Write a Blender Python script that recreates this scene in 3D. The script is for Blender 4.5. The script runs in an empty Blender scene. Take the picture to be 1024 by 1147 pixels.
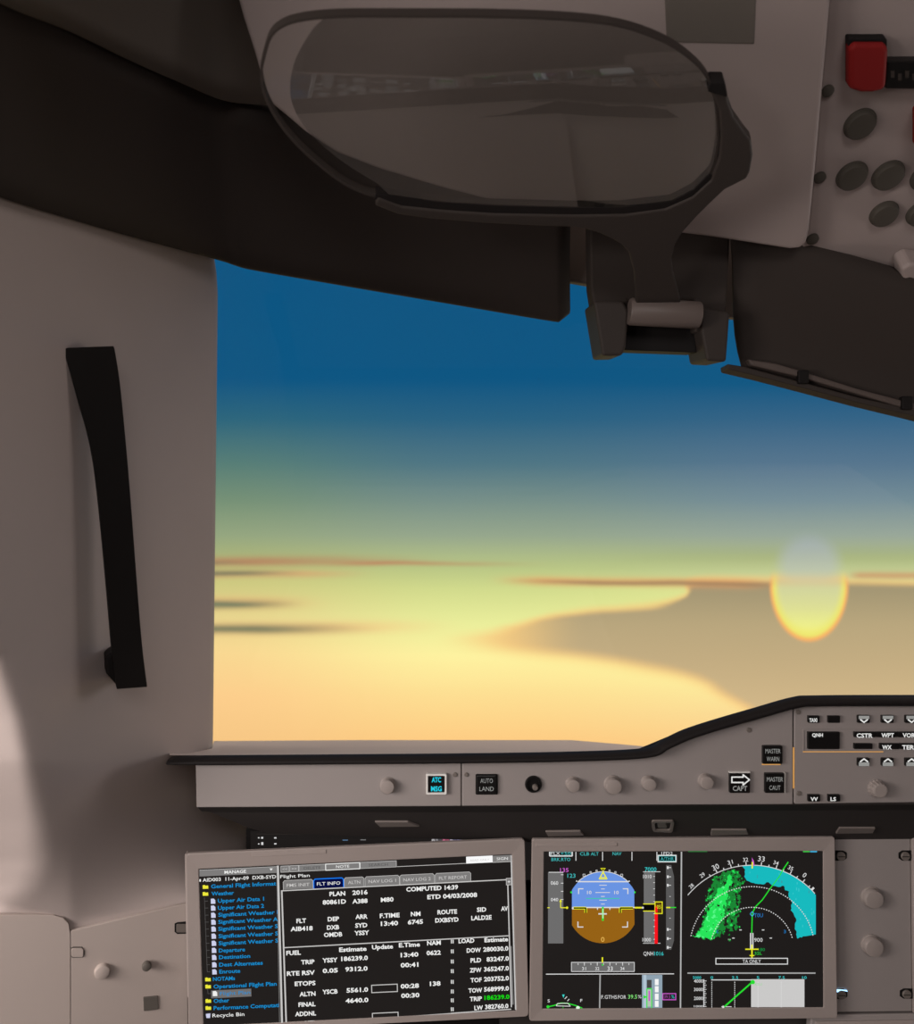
import bpy, bmesh, math, random
from mathutils import Vector, Matrix
from mathutils.geometry import tessellate_polygon
random.seed(7)
S = bpy.context.scene
COL = S.collection
F = 850.0                      # focal length in pixels of the 1024 x 1147 frame
EYE = Vector((0.0, 0.0, 1.15)) # pilot's eye above the flight deck floor

# ------------------------------------------------------------------ geometry helpers
def ray(px, py):
    return Vector(((px - 512.0) / F, 1.0, -(py - 573.5) / F))
def at(px, py, d):
    return EYE + ray(px, py) * d
class Pl:
    """a real surface: a point and a normal turned to the cabin"""
    def __init__(s, o, n):
        s.o = Vector(o) + EYE; s.n = Vector(n).normalized()
    def hit(s, px, py, off=0.0):
        r = ray(px, py)
        t = (s.o - EYE).dot(s.n) / r.dot(s.n)
        return EYE + r * t + s.n * off
    def axes(s, px, py):
        h = s.hit(px, py)
        u = (s.hit(px + 1, py) - h); k = u.length
        u.normalize(); w = s.n.cross(u).normalized()
        return h, u, w, k

def lin(c):
    c = c / 255.0
    return c / 12.92 if c <= 0.04045 else ((c + 0.055) / 1.055) ** 2.4
def C(r, g, b):
    return (lin(r), lin(g), lin(b), 1.0)

def mesh_obj(name, verts, faces, mats, parent=None, midx=None, smooth=False, bevel=0.0, seg=2, fix=True):
    me = bpy.data.meshes.new(name)
    me.from_pydata([tuple(v) for v in verts], [], faces)
    if not isinstance(mats, (list, tuple)): mats = [mats]
    for m in mats: me.materials.append(m)
    if midx:
        for p, i in zip(me.polygons, midx): p.material_index = i
    if fix:
        bm = bmesh.new(); bm.from_mesh(me)
        bmesh.ops.recalc_face_normals(bm, faces=bm.faces); bm.to_mesh(me); bm.free()
    if smooth:
        for p in me.polygons: p.use_smooth = True
    me.update()
    o = bpy.data.objects.new(name, me)
    COL.objects.link(o)
    if parent is not None:
        o.parent = parent
        if parent.type == 'EMPTY':
            o.matrix_parent_inverse = Matrix.Translation(-parent.location)
    if bevel > 0:
        b = o.modifiers.new('edge', 'BEVEL'); b.width = bevel; b.segments = seg
        b.limit_method = 'ANGLE'; b.angle_limit = math.radians(35); b.harden_normals = False
    return o

def thing(name, label, cat, loc, group=None):
    o = bpy.data.objects.new(name, None); COL.objects.link(o)
    o.location = loc; o.empty_display_size = 0.05
    o['label'] = label; o['category'] = cat
    if group: o['group'] = group
    return o
def struct(o):
    o['kind'] = 'structure'; return o

def rrect(x0, y0, x1, y1, r, n=4):
    out = []
    for cx, cy, a0 in ((x1 - r, y0 + r, -90), (x1 - r, y1 - r, 0), (x0 + r, y1 - r, 90), (x0 + r, y0 + r, 180)):
        for i in range(n + 1):
            a = math.radians(a0 + 90.0 * i / n)
            out.append((cx + r * math.cos(a), cy + r * math.sin(a)))
    return out
def rquad(q, r, n=4):
    """quad with rounded corners (q in order)"""
    out = []
    for i in range(4):
        p = Vector(q[i]); a = Vector(q[i - 1]); b = Vector(q[(i + 1) % 4])
        pa = p + (a - p).normalized() * r; pb = p + (b - p).normalized() * r
        for k in range(n + 1):
            t = k / n
            out.append(tuple((1 - t) ** 2 * pa + 2 * t * (1 - t) * p + t * t * pb))
    return out

def prism(name, poly, pl, front, back, mat, parent=None, bevel=0.0, seg=2, smooth=False):
    n = len(poly)
    v = [pl.hit(x, y) + pl.n * front for x, y in poly] + [pl.hit(x, y) + pl.n * back for x, y in poly]
    f = [list(range(n)), list(range(2 * n - 1, n - 1, -1))]
    for i in range(n):
        j = (i + 1) % n
        f.append([i, j, n + j, n + i])
    return mesh_obj(name, v, f, mat, parent, bevel=bevel, seg=seg, smooth=smooth)

def frame(name, outer, inner, pl, front, back, mat, parent=None, bevel=0.0, innerfront=None):
    n = len(outer)
    fi = front if innerfront is None else innerfront
    v = [pl.hit(x, y) + pl.n * front for x, y in outer] + [pl.hit(x, y) + pl.n * fi for x, y in inner] \
      + [pl.hit(x, y) + pl.n * back for x, y in inner] + [pl.hit(x, y) + pl.n * back for x, y in outer]
    f = []
    for i in range(n):
        j = (i + 1) % n
        for a in range(4):
            b = (a + 1) % 4
            f.append([a * n + i, a * n + j, b * n + j, b * n + i])
    return mesh_obj(name, v, f, mat, parent, bevel=bevel)

def lathe(name, px, py, pl, prof, mat, parent=None, seg=28, tilt=None, flutes=0, mats=None):
    """prof: (radius in px, height in m) pairs from base to top"""
    h, u, w, k = pl.axes(px, py)
    ax = pl.n if tilt is None else (pl.n + tilt).normalized()
    if tilt is not None:
        u = (u - ax * u.dot(ax)).normalized(); w = ax.cross(u)
    v, f = [], []
    for r, z in prof:
        for i in range(seg):
            a = 2 * math.pi * i / seg
            rr = r * k * (1.0 + (0.035 * (1 if i % 2 else -1) if flutes else 0.0))
            v.append(h + ax * z + u * (rr * math.cos(a)) + w * (rr * math.sin(a)))
    m = len(prof)
    for j in range(m - 1):
        for i in range(seg):
            i2 = (i + 1) % seg
            f.append([j * seg + i, j * seg + i2, (j + 1) * seg + i2, (j + 1) * seg + i])
    f.append(list(range((m - 1) * seg, m * seg)))
    f.append(list(range(seg - 1, -1, -1)))
    o = mesh_obj(name, v, f, mat, parent)
    if not flutes:
        for p in o.data.polygons: p.use_smooth = len(p.vertices) == 4
        o.data.set_sharp_from_angle(angle=math.radians(40))
    return o

def grid(name, rows, mat, parent=None, thick=0.0, smooth=True):
    nr, nc = len(rows), len(rows[0])
    v = [p for r in rows for p in r]
    f = [[i * nc + j, i * nc + j + 1, (i + 1) * nc + j + 1, (i + 1) * nc + j] for i in range(nr - 1) for j in range(nc - 1)]
    o = mesh_obj(name, v, f, mat, parent, smooth=smooth, fix=False)
    if thick:
        m = o.modifiers.new('thickness', 'SOLIDIFY'); m.thickness = thick; m.offset = -1
    return o

def interp(pts, x):
    if x <= pts[0][0]: return pts[0][1]
    for (a, b), (c, d) in zip(pts, pts[1:]):
        if x <= c: return b + (d - b) * (x - a) / (c - a)
    return pts[-1][1]
def smooth(a, b, x):
    t = max(0.0, min(1.0, (x - a) / (b - a))); return t * t * (3 - 2 * t)
def catmull(pts, n=6):
    out = []
    P = [pts[0]] + list(pts) + [pts[-1]]
    for i in range(1, len(P) - 2):
        p0, p1, p2, p3 = [Vector(q) for q in P[i - 1:i + 3]]
        for k in range(n):
            t = k / n
            out.append(tuple(0.5 * ((2 * p1) + (p2 - p0) * t + (2 * p0 - 5 * p1 + 4 * p2 - p3) * t * t + (3 * p1 - p0 - 3 * p2 + p3) * t ** 3)))
    out.append(tuple(pts[-1])); return out

# ------------------------------------------------------------------ materials
def plastic(name, rgb, rough=0.55, bump=0.12, scale=900.0, var=0.05, spec=0.35):
    m = bpy.data.materials.new(name); m.use_nodes = True
    nt = m.node_tree; b = nt.nodes['Principled BSDF']
    tc = nt.nodes.new('ShaderNodeTexCoord')
    n1 = nt.nodes.new('ShaderNodeTexNoise'); n1.inputs['Scale'].default_value = 9.0; n1.inputs['Detail'].default_value = 4
    mx = nt.nodes.new('ShaderNodeMix'); mx.data_type = 'RGBA'
    c = C(*rgb)
    mx.inputs[6].default_value = tuple(x * (1 - var) for x in c[:3]) + (1,)
    mx.inputs[7].default_value = tuple(min(1, x * (1 + var)) for x in c[:3]) + (1,)
    nt.links.new(tc.outputs['Object'], n1.inputs['Vector'])
    nt.links.new(n1.outputs['Fac'], mx.inputs[0])
    nt.links.new(mx.outputs[2], b.inputs['Base Color'])
    n2 = nt.nodes.new('ShaderNodeTexNoise'); n2.inputs['Scale'].default_value = scale
    bp = nt.nodes.new('ShaderNodeBump'); bp.inputs['Strength'].default_value = bump; bp.inputs['Distance'].default_value = 0.0006
    nt.links.new(tc.outputs['Object'], n2.inputs['Vector'])
    nt.links.new(n2.outputs['Fac'], bp.inputs['Height']); nt.links.new(bp.outputs['Normal'], b.inputs['Normal'])
    b.inputs['Roughness'].default_value = rough
    b.inputs['Specular IOR Level'].default_value = spec
    return m
_em = {}
def glow(rgb, s=1.0):
    k = (rgb, s)
    if k in _em: return _em[k]
    m = bpy.data.materials.new('lit_%d_%d_%d' % rgb); m.use_nodes = True
    nt = m.node_tree; nt.nodes.clear()
    e = nt.nodes.new('ShaderNodeEmission'); e.inputs['Color'].default_value = C(*rgb); e.inputs['Strength'].default_value = s
    o = nt.nodes.new('ShaderNodeOutputMaterial'); nt.links.new(e.outputs[0], o.inputs[0])
    _em[k] = m; return m
M = {
 'lining':  plastic('lining_grey', (176, 164, 160), 0.6),
 'console': plastic('console_grey', (178, 166, 160), 0.6),
 'panel':   plastic('panel_grey', (147, 140, 138), 0.55),
 'bezel':   plastic('bezel_grey', (156, 146, 142), 0.5),
 'over':    plastic('overhead_grey', (156, 144, 141), 0.6),
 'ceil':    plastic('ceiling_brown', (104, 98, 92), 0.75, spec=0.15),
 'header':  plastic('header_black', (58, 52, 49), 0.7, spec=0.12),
 'bracket': plastic('bracket_brown', (57, 51, 48), 0.6, spec=0.2),
 'hinge':   plastic('hinge_brown', (104, 94, 90), 0.45),
 'strip':   plastic('strip_brown', (88, 78, 74), 0.6),
 'post':    plastic('post_brown', (120, 110, 104), 0.6),
 'black':   plastic('matt_black', (26, 24, 24), 0.6, spec=0.15),
 'rubber':  plastic('rubber_black', (32, 29, 29), 0.6, spec=0.12),
 'under':   plastic('underside_charcoal', (60, 56, 55), 0.7, spec=0.1),
 'under2':  plastic('underside_lip', (44, 41, 40), 0.7, spec=0.1),
 'handle':  plastic('handle_black', (22, 19, 18), 0.6, spec=0.1),
 'knob':    plastic('knob_grey', (150, 141, 137), 0.5),
 'knobd':   plastic('knob_dark_grey', (96, 91, 86), 0.5),
 'lamp':    plastic('strip_grey', (118, 110, 106), 0.5),
 'deck':    plastic('deck_beige', (236, 220, 210), 0.8),
 'screw':   plastic('screw_grey', (112, 105, 100), 0.4),
 'keyblk':  plastic('key_black', (18, 17, 17), 0.35),
 'red':     plastic('guard_red', (128, 28, 28), 0.6, spec=0.15),
 'pushd':   plastic('push_button_grey', (74, 70, 64), 0.55, spec=0.15),
 'legend':  plastic('legend_white', (225, 225, 222), 0.6),
 'legendg': plastic('legend_grey', (176, 174, 170), 0.6),
 'floor':   plastic('floor_carpet', (70, 66, 64), 0.9),
}
def screen_mat():
    m = bpy.data.materials.new('screen_black'); m.use_nodes = True
    b = m.node_tree.nodes['Principled BSDF']
    b.inputs['Base Color'].default_value = C(16, 15, 15); b.inputs['Roughness'].default_value = 0.28
    b.inputs['Specular IOR Level'].default_value = 0.4
    b.inputs['Emission Color'].default_value = C(30, 27, 26); b.inputs['Emission Strength'].default_value = 0.8  # dim grey emission stands in for reflection on the screen
    return m
M['screen'] = screen_mat()
def glass_mat(name, tint, gloss, rough=0.0, diff=0.0, dcol=(90, 88, 84)):
    m = bpy.data.materials.new(name); m.use_nodes = True
    nt = m.node_tree; nt.nodes.clear()
    o = nt.nodes.new('ShaderNodeOutputMaterial')
    t = nt.nodes.new('ShaderNodeBsdfTransparent'); t.inputs['Color'].default_value = tint
    g = nt.nodes.new('ShaderNodeBsdfGlossy'); g.inputs['Roughness'].default_value = rough
    mx = nt.nodes.new('ShaderNodeMixShader'); mx.inputs[0].default_value = gloss
    nt.links.new(t.outputs[0], mx.inputs[1]); nt.links.new(g.outputs[0], mx.inputs[2])
    last = mx
    if diff:
        d = nt.nodes.new('ShaderNodeBsdfDiffuse'); d.inputs['Color'].default_value = C(*dcol)
        m2 = nt.nodes.new('ShaderNodeMixShader'); m2.inputs[0].default_value = diff
        nt.links.new(mx.outputs[0], m2.inputs[1]); nt.links.new(d.outputs[0], m2.inputs[2]); last = m2
    nt.links.new(last.outputs[0], o.inputs[0])
    return m
M['pane'] = glass_mat('window_glass', (0.99, 0.995, 0.995, 1), 0.01)
M['combiner'] = glass_mat('combiner_glass', (0.93, 0.93, 0.92, 1), 0.01, 0.02)
M['coating'] = glass_mat('combiner_coating', (0.50, 0.50, 0.485, 1), 0.09, 0.015, 0.06)

# ------------------------------------------------------------------ flat artwork on real surfaces (legends, screen symbols)
_txt = {}
def glyphs(s, bold):
    k = (s, bold)
    if k not in _txt:
        cu = bpy.data.curves.new('t', 'FONT'); cu.body = s; cu.resolution_u = 2; cu.offset = bold
        o = bpy.data.objects.new('t', cu); COL.objects.link(o)
        dg = bpy.context.evaluated_depsgraph_get()
        me = bpy.data.meshes.new_from_object(o.evaluated_get(dg))
        vs = [(v.co.x, v.co.y) for v in me.vertices]; fs = [tuple(p.vertices) for p in me.polygons]
        bpy.data.objects.remove(o); bpy.data.curves.remove(cu); bpy.data.meshes.remove(me)
        _txt[k] = (vs, fs)
    return _txt[k]

class Art:
    def __init__(s, pl, conv=None, off=0.0003, hx=(1.0, 0.0), vy=(0.0, 1.0)):
        s.pl, s.conv, s.off = pl, conv or (lambda x, y: (x, y)), off
        s.hx, s.vy = hx, vy       # directions of "right" and "down" in the coordinates used
        s.v, s.f, s.mi, s.m = [], [], [], []
        s.z = 0
    def mat(s, m):
        if m not in s.m: s.m.append(m)
        return s.m.index(m)
    def _add(s, pts, faces, m, lift):
        b = len(s.v); i = s.mat(m)
        for x, y in pts:
            s.v.append(s.pl.hit(*s.conv(x, y)) + s.pl.n * (s.off + lift))
        for f in faces:
            s.f.append([b + k for k in f]); s.mi.append(i)
    def poly(s, pts, m, lift=0.0):
        tri = tessellate_polygon([[Vector((x, y, 0)) for x, y in pts]])
        s._add(pts, tri, m, lift)
    def sk(s, x, y, u, w):
        return (x + u * s.hx[0] + w * s.vy[0], y + u * s.hx[1] + w * s.vy[1])
    def rect(s, x, y, w, h, m, lift=0.0):
        """x, y: middle of the left edge"""
        s.poly([s.sk(x, y, 0, -h / 2), s.sk(x, y, w, -h / 2), s.sk(x, y, w, h / 2), s.sk(x, y, 0, h / 2)], m, lift)
    def box(s, x, y, w, h, t, m, lift=0.0):
        p = [s.sk(x, y, 0, -h / 2), s.sk(x, y, w, -h / 2), s.sk(x, y, w, h / 2), s.sk(x, y, 0, h / 2)]
        s.line(p + [p[0]], t, m, lift, ext=t / 2)
    def line(s, pts, t, m, lift=0.0, ext=0.0):
        for (a, b), (c, d) in zip(pts, pts[1:]):
            L = math.hypot(c - a, d - b)
            if L < 1e-6: continue
            ux, uy = (c - a) / L, (d - b) / L; nx, ny = -uy * t / 2, ux * t / 2
            a, b, c, d = a - ux * ext, b - uy * ext, c + ux * ext, d + uy * ext
            s._add([(a + nx, b + ny), (c + nx, d + ny), (c - nx, d - ny), (a - nx, b - ny)], [(0, 1, 2, 3)], m, lift)
    def disc(s, x, y, r, m, lift=0.0, n=14, ry=None):
        ry = ry or r
        s._add([(x + r * math.cos(2 * math.pi * i / n), y + ry * math.sin(2 * math.pi * i / n)) for i in range(n)], [tuple(range(n))], m, lift)
    def text(s, t, x, y, w, h, m, lift=0.0, bold=0.012, ang=0.0, centre=False):
        """x, y: middle of the left edge of the word (or its centre); w, h: its box"""
        vs, fs = glyphs(t, bold)
        xs = [v[0] for v in vs]; x0, x1 = min(xs), max(xs)
        sx = w / max(1e-6, x1 - x0); sy = h / 0.72
        ca, sa = math.cos(ang), math.sin(ang)
        pts = []
        for a, b in vs:
            u = (a - x0) * sx - (w / 2 if centre else 0); q = -(b - 0.36) * sy
            u, q = u * ca - q * sa, u * sa + q * ca
            pts.append(s.sk(x, y, u, q))
        s._add(pts, fs, m, lift)
    def build(s, name, parent):
        return mesh_obj(name, s.v, s.f, s.m, parent, s.mi, fix=False)

# ------------------------------------------------------------------ surfaces of the flight deck
G = Pl((0, 0.80, -0.30), (0, -1, 0))                        # face of the glareshield
U = Pl((0, 0.805, -0.805 * (905 - 573.5) / F), (0, -0.055, -0.060))   # slope beneath it
PL = Pl((-0.2836, 0.837, 0), (0.094, -1, 0))                # left display, turned to the pilot
PR = Pl((0, 0.868, 0), (0, -1, 0))                          # right display
PS = Pl((0, 0.874, 0), (0, -1, 0))                          # selector panel
PH = Pl((0, 0.905, 0), (0, -1, 0))                          # unit behind the left display
PF = Pl((-0.4066, 0.80, 0), (0.487, -1, 0))                 # side switch panel
PO = Pl((0, 0.85, 0.293), (0, -0.7, -1))                    # overhead
PO2 = Pl((0, 0.874, 0.303), (0, -0.7, -1))                  # overhead switch panel, a little higher
PC = Pl((0, 0.72, 0.287), (0.05, -0.40, -1))               # stowed combiner glass
PB = Pl((0, 0.80, 0.30), (0, -0.9, -0.42))                  # arm of the combiner
PY = Pl((0, 0.885, 0.25), (0, -1, -0.12))                   # yoke
PN = Pl((0, 0.744, 0), (0.45, -0.85, 0)); PN.o = at(120, 580, 0.742)   # grab handle

def wallD(px): return 0.5274 / (0.2114 + (512 - px) / F)
def frontD(px):
    k = (px - 512) / F
    return 0.998 / (1 - 0.487 * k)

# wall with the pillar between the side window and the windscreen
def relief(px, py):
    ys = interp([(-40, 1006), (0, 1014), (50, 1026), (80, 1034), (209, 1008), (260, 998)], px)
    w = max(0.0, min(1.0, (py - 852) / (ys - 852))) ** 1.25
    b = interp([(640, -260), (690, -60), (715, -22), (735, 0), (800, 24), (860, 36), (920, 44), (965, 44), (990, 34), (1022, 0), (1045, -60), (1075, -260)], py)
    def base(q): return wallD(q) * (1 - w) + frontD(q) * w
    d = base(px)
    s = 16.0
    if px < b + s:
        x = max(0.0, (b + s - px))
        q = max(px, b - s) if False else px
        # ease from the wall's slope into a face across the cabin
        dq = base(b + s); slope = (base(b + s) - base(b - s)) / (2 * s)
        e = x if x < 2 * s else 2 * s
        d = dq - slope * (e - e * e / (4 * s)) + 0.00005 * (x - e)
    return d
rows = []
pys = list(range(-80, 640, 24)) + list(range(640, 1110, 6)) + list(range(1110, 1300, 24))
for py in pys:
    e = interp([(285, 238.5), (300, 242), (330, 244), (838, 238.5), (843, 238), (846, 335)], py)
    cols = [-420 + (i / 24.0) * 360 for i in range(24)] + [-60 + i * 6.0 for i in range(0, 36)]
    cols = [c for c in cols if c < 150]
    cols += [150 + (e - 6 - 150) * i / 14.0 for i in range(15)]
    r = [at(c, py, relief(c, py)) for c in cols]
    de = relief(e - 6, py)
    sl = (relief(e - 6, py) - relief(e - 7, py))
    for k in range(1, 9):                                   # rounded jamb turning out to the glass
        a = math.radians(k * 11.0)
        r.append(at(e - 6 + 6 * math.sin(a), py, de + sl * 6 * math.sin(a) + 0.014 * (1 - math.cos(a))))
    r.append(at(e - 1.5, py, de + 0.03)); r.append(at(e - 8, py, de + 0.11))
    rows.append(r)
struct(grid('wall_left', rows, M['lining']))

# windscreen header over the wall and the window
low = catmull([(-420, 60, .40), (-150, 168, .52), (0, 221, .632), (80, 246, .715), (150, 266, .80), (243, 291, .925), (262, 297, .942), (285, 303, .957), (380, 319.5, .985), (512, 342, .985), (600, 357, .985), (626, 361, .985)], 6)
upp = catmull([(-420, -190, .36), (-150, -62, .44), (0, 12, .545), (75, 42, .61), (150, 78, .675), (200, 97, .72), (250, 118, .78), (300, 134, .80), (340, 141, .805), (400, 150, .81), (560, 185, .83), (628, 200, .84)], 6)
rows = []
N = len(low)
def row_h(i):
    L, Uq = low[i], upp[i]
    out = []
    l3, u3 = at(*L), at(*Uq)
    out.append(at(L[0], L[1] - 5, L[2] + 0.075))
    out.append(at(L[0], L[1] - 1.5, L[2] + 0.030))
    out.append(at(L[0], L[1], L[2] + 0.008))
    for k in range(0, 9):
        t = k / 8
        p = l3.lerp(u3, t); p.z += 0.010 * math.sin(math.pi * t) * 0.6 + 0.003; p.y += 0.008 * math.sin(math.pi * t) - 0.004 * (1 - t)
        out.append(p)
    out.append(u3 + Vector((0.0, 0.012, 0.02)))
    out.append(u3 + Vector((0.0, 0.05, 0.05)))
    return out
rows = [row_h(i) for i in range(N)]
# bevelled right-hand end turned back to the post
def pix(p):
    q = p - EYE
    return 512 + q.x / q.y * F, 573.5 - q.z / q.y * F, q.y
endr, endb = [], []
for j, p in enumerate(rows[-1]):
    x, y, d = pix(p)
    lift = interp([(0, 10), (3, 10), (5, 4), (8, 0)], j)
    endr.append(at(x + 12.5, y - lift, d + 0.016)); endb.append(at(x + 12, y - lift - 1, d + 0.06))
rows += [endr, endb]
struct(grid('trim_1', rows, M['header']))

# right-hand header with its rail
lowr = [(832, 412, .93), (860, 422, .93), (900, 434, .93), (960, 450, .93), (1024, 465, .93), (1160, 499, .93)]
uppr = [(818, 250, .87), (850, 258, .87), (900, 272, .87), (960, 290, .87), (1024, 312, .87), (1160, 352, .87)]
rows = []
def row_r(L, Uq, dx=0.0, dy=0.0):
    l3, u3 = at(*L), at(*Uq); out = []
    out.append(at(L[0] + dx * 900, L[1] - 4, L[2] + 0.05 + dy))
    for k in range(0, 9):
        t = k / 8
        p = l3.lerp(u3, t); p.y += 0.020 * math.sin(math.pi * min(1, t * 1.25)) * (1 - t) + dy; p.x += dx
        out.append(p)
    out.append(u3 + Vector((dx, 0.04 + dy, 0.03)))
    return out
rows = [[at(pix(p)[0] + 4, pix(p)[1], pix(p)[2] + 0.07) for p in row_r(lowr[0], uppr[0])], [at(pix(p)[0] - 1.5, pix(p)[1], pix(p)[2] + 0.012) for p in row_r(lowr[0], uppr[0])]] + [row_r(a, b) for a, b in zip(lowr, uppr)]
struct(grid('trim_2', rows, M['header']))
PRL = Pl((0, 0.925, 0), (0, -1, 0))
struct(prism('trim_3', [(813, 408.5), (832, 411.5), (900, 430), (960, 446), (1024, 460), (1160, 494), (1160, 503), (1024, 467.5), (960, 452), (900, 436), (850, 423), (814, 414.5)], PRL, 0.006, -0.02, M['bracket'], bevel=0.0015))
PLS = Pl((0, 0.918, 0), (0, -1, 0))
struct(prism('trim_6', [(838, 402), (870, 407), (900, 416), (960, 435), (1010, 448), (1160, 484), (1160, 492), (1010, 456), (960, 441), (900, 423), (842, 409)], PLS, 0.0, -0.012, M['strip'], bevel=0.002))  # header face catching light, put in as a paler strip
for i_, (x_, y_) in enumerate(((899, 422), (1015, 451))):
    struct(prism('trim_%d' % (7 + i_), rrect(x_ - 6, y_ - 7, x_ + 6, y_ + 8, 2), PLS, 0.004, -0.004, M['black'], bevel=0.001))
# centre post between the headers
PP = Pl((0, 1.0, 0.3), (0, -1, -0.1))
struct(prism('trim_4', [(622, 190), (835, 230), (832, 357), (816, 355), (812, 350), (664, 319), (641, 315), (622, 312)], PP, 0.0, -0.02, M['post'], bevel=0.003))
# windscreen glass
a = [at(215, 240, 1.055), at(840, 330, 1.05), at(1230, 430, 1.05), at(1230, 760, 1.045), at(1024, 860, 1.045), at(205, 860, 1.06)]
PW = Pl((0, 1.085, 0.33), (0, -1, -0.36))                    # raked pane: foot ahead of its head
a = [PW.hit(*q) for q in ((190, 225), (840, 318), (1230, 400), (1230, 780), (1024, 880), (190, 880))]
v = a + [p + Vector((0, 0.008, 0)) for p in a]
n = len(a)
f = [list(range(n)), list(range(2 * n - 1, n - 1, -1))] + [[i, (i + 1) % n, n + (i + 1) % n, n + i] for i in range(n)]
struct(mesh_obj('window_1', v, f, M['pane']))

# ceiling lining on the left
top = [(-420, -420, .30), (-150, -330, .36), (0, -240, .42), (100, -200, .47), (200, -170, .52), (300, -150, .56), (420, -140, .60)]
bot = [(-420, -200, .352), (-150, -72, .432), (0, 4, .535), (75, 34, .60), (150, 70, .665), (205, 94, .715), (248, 112, .765), (285, 117, .79), (330, 119, .80), (420, 122, .81)]
tp, bt = catmull(top, 10), []
bt = catmull(bot, 7)
def resample(p, n):
    return [tuple(Vector(p[int(i * (len(p) - 1) / n)]).lerp(Vector(p[min(len(p) - 1, int(i * (len(p) - 1) / n) + 1)]), (i * (len(p) - 1) / n) % 1.0)) for i in range(n + 1)]
tp, bt = resample(tp, 40), resample(bt, 40)
rows = []
for a, b in zip(tp, bt):
    a3, b3 = at(*a), at(*b)
    r = [b3 + Vector((0, 0.03, 0.05)), b3 + Vector((0, 0.014, 0.016)), b3 + Vector((0, 0.004, 0.003)), b3]
    for k in range(1, 11):
        t = k / 10
        p = b3.lerp(a3, t); p.z += 0.0 + 0.02 * math.sin(math.pi * t); r.append(p)
    r.append(a3 + Vector((0, -0.02, 0.12))); r.append(Vector((a3.x, a3.y - 0.04, 1.81)))
    rows.append(r)
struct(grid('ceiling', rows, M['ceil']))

# rest of the flight deck shell, behind and beside the pilot
def slab(name, lo, hi, mat):
    x0, y0, z0 = lo; x1, y1, z1 = hi
    v = [(x, y, z) for x in (x0, x1) for y in (y0, y1) for z in (z0, z1)]
    f = [(0, 1, 3, 2), (4, 6, 7, 5), (0, 4, 5, 1), (2, 3, 7, 6), (0, 2, 6, 4), (1, 5, 7, 3)]
    return struct(mesh_obj(name, v, f, mat))
slab('floor', (-1.1, -1.35, -0.03), (2.1, 1.4, 0.0), M['floor'])
slab('wall_back', (-1.1, -1.40, 0.0), (2.1, -1.35, 1.80), M['lining'])
slab('wall_right', (2.05, -1.35, 0.0), (2.1, 1.2, 1.80), M['lining'])
slab('ceiling_rear', (-1.1, -1.35, 1.80), (2.1, 0.80, 1.84), M['lining'])
# side wall around the side window opening
slab('wall_side_lower', (-1.1, -1.35, 0.0), (-1.05, 1.2, 0.94), M['lining'])
slab('wall_side_upper', (-1.1, -1.35, 1.40), (-1.05, 1.2, 1.80), M['lining'])
slab('wall_side_rear', (-1.1, -1.35, 0.94), (-1.05, -0.23, 1.40), M['lining'])
slab('wall_side_front', (-1.1, 0.39, 0.94), (-1.05, 1.2, 1.40), M['lining'])
slab('wall_front', (-0.255, 0.945, 0.0), (2.1, 0.985, 0.775), M['black'])

# ------------------------------------------------------------------ glareshield
g = thing('glareshield', 'long glareshield body with a black rubber lip running under the windscreen', 'glareshield', at(620, 900, 0.80))
# top deck
rows = []
for px in [190, 203, 216, 227, 237.5, 239.5] + list(range(250, 760, 30)):
    far = interp([(190, 847.5), (216, 843), (237.5, 838.3), (239.5, 830), (250, 830), (400, 829), (640, 829), (700, 834), (740, 838)], px)
    r = [at(px, 846, 0.803), at(px, 844, 0.82)]
    for k in range(1, 7):
        t = k / 6; r.append(at(px, min(844, 845.5) + (min(far, 844) - 844) * t, 0.82 + (0.40 if px > 239 else 0.13) * t))
    r.append(r[-1] + Vector((0, 0.005, -0.05)))
    rows.append(r)
grid('top_deck', rows, M['deck'], g)
# raised hood over the middle of the panel
hump = catmull([(725, 842), (745, 834), (770, 821), (800, 810), (845, 797), (890, 783.5), (915, 781), (1024, 780), (1400, 780)], 5)
rows = []
for x, y in hump:
    r = [at(x, y + 3 + 60 * q, 0.803 + q) for q in (0, 0.03, 0.08, 0.14, 0.20)]
    rows.append(r)
grid('hood', rows, M['deck'], g)
# black lip
path = [(192, 850.5), (260, 850), (400, 849), (520, 848), (640, 846), (722, 842), (745, 832), (768, 821.5), (800, 811), (845, 798), (888, 786), (915, 784), (1024, 783.5), (1400, 783.5)]
half = [(192, 3.0), (230, 4.4), (722, 4.4), (760, 5.2), (890, 5.6), (1400, 5.6)]
pp = catmull(path, 6)
v, f = [], []
ns = 12
for i, (x, y) in enumerate(pp):
    a, b = pp[max(0, i - 1)], pp[min(len(pp) - 1, i + 1)]
    L = math.hypot(b[0] - a[0], b[1] - a[1]); tx, ty = (b[0] - a[0]) / L, (b[1] - a[1]) / L
    c = G.hit(x, y); up = Vector((-(-ty) * -1, 0, 0))
    w = Vector((ty, 0, tx)).normalized() if tx >= 0 else Vector((0, 0, 1))
    h = interp(half, x) * 0.80 / F
    for k in range(ns):
        an = 2 * math.pi * k / ns
        v.append(c + w * (h * math.cos(an)) + Vector((0, -0.004 + 0.011 * math.sin(an), 0)))
for i in range(len(pp) - 1):
    for k in range(ns):
        k2 = (k + 1) % ns
        f.append([i * ns + k, i * ns + k2, (i + 1) * ns + k2, (i + 1) * ns + k])
f.append(list(range(ns))); f.append(list(range((len(pp) - 1) * ns, len(pp) * ns)))
mesh_obj('edge_trim', v, f, M['rubber'], g, smooth=True)
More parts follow.
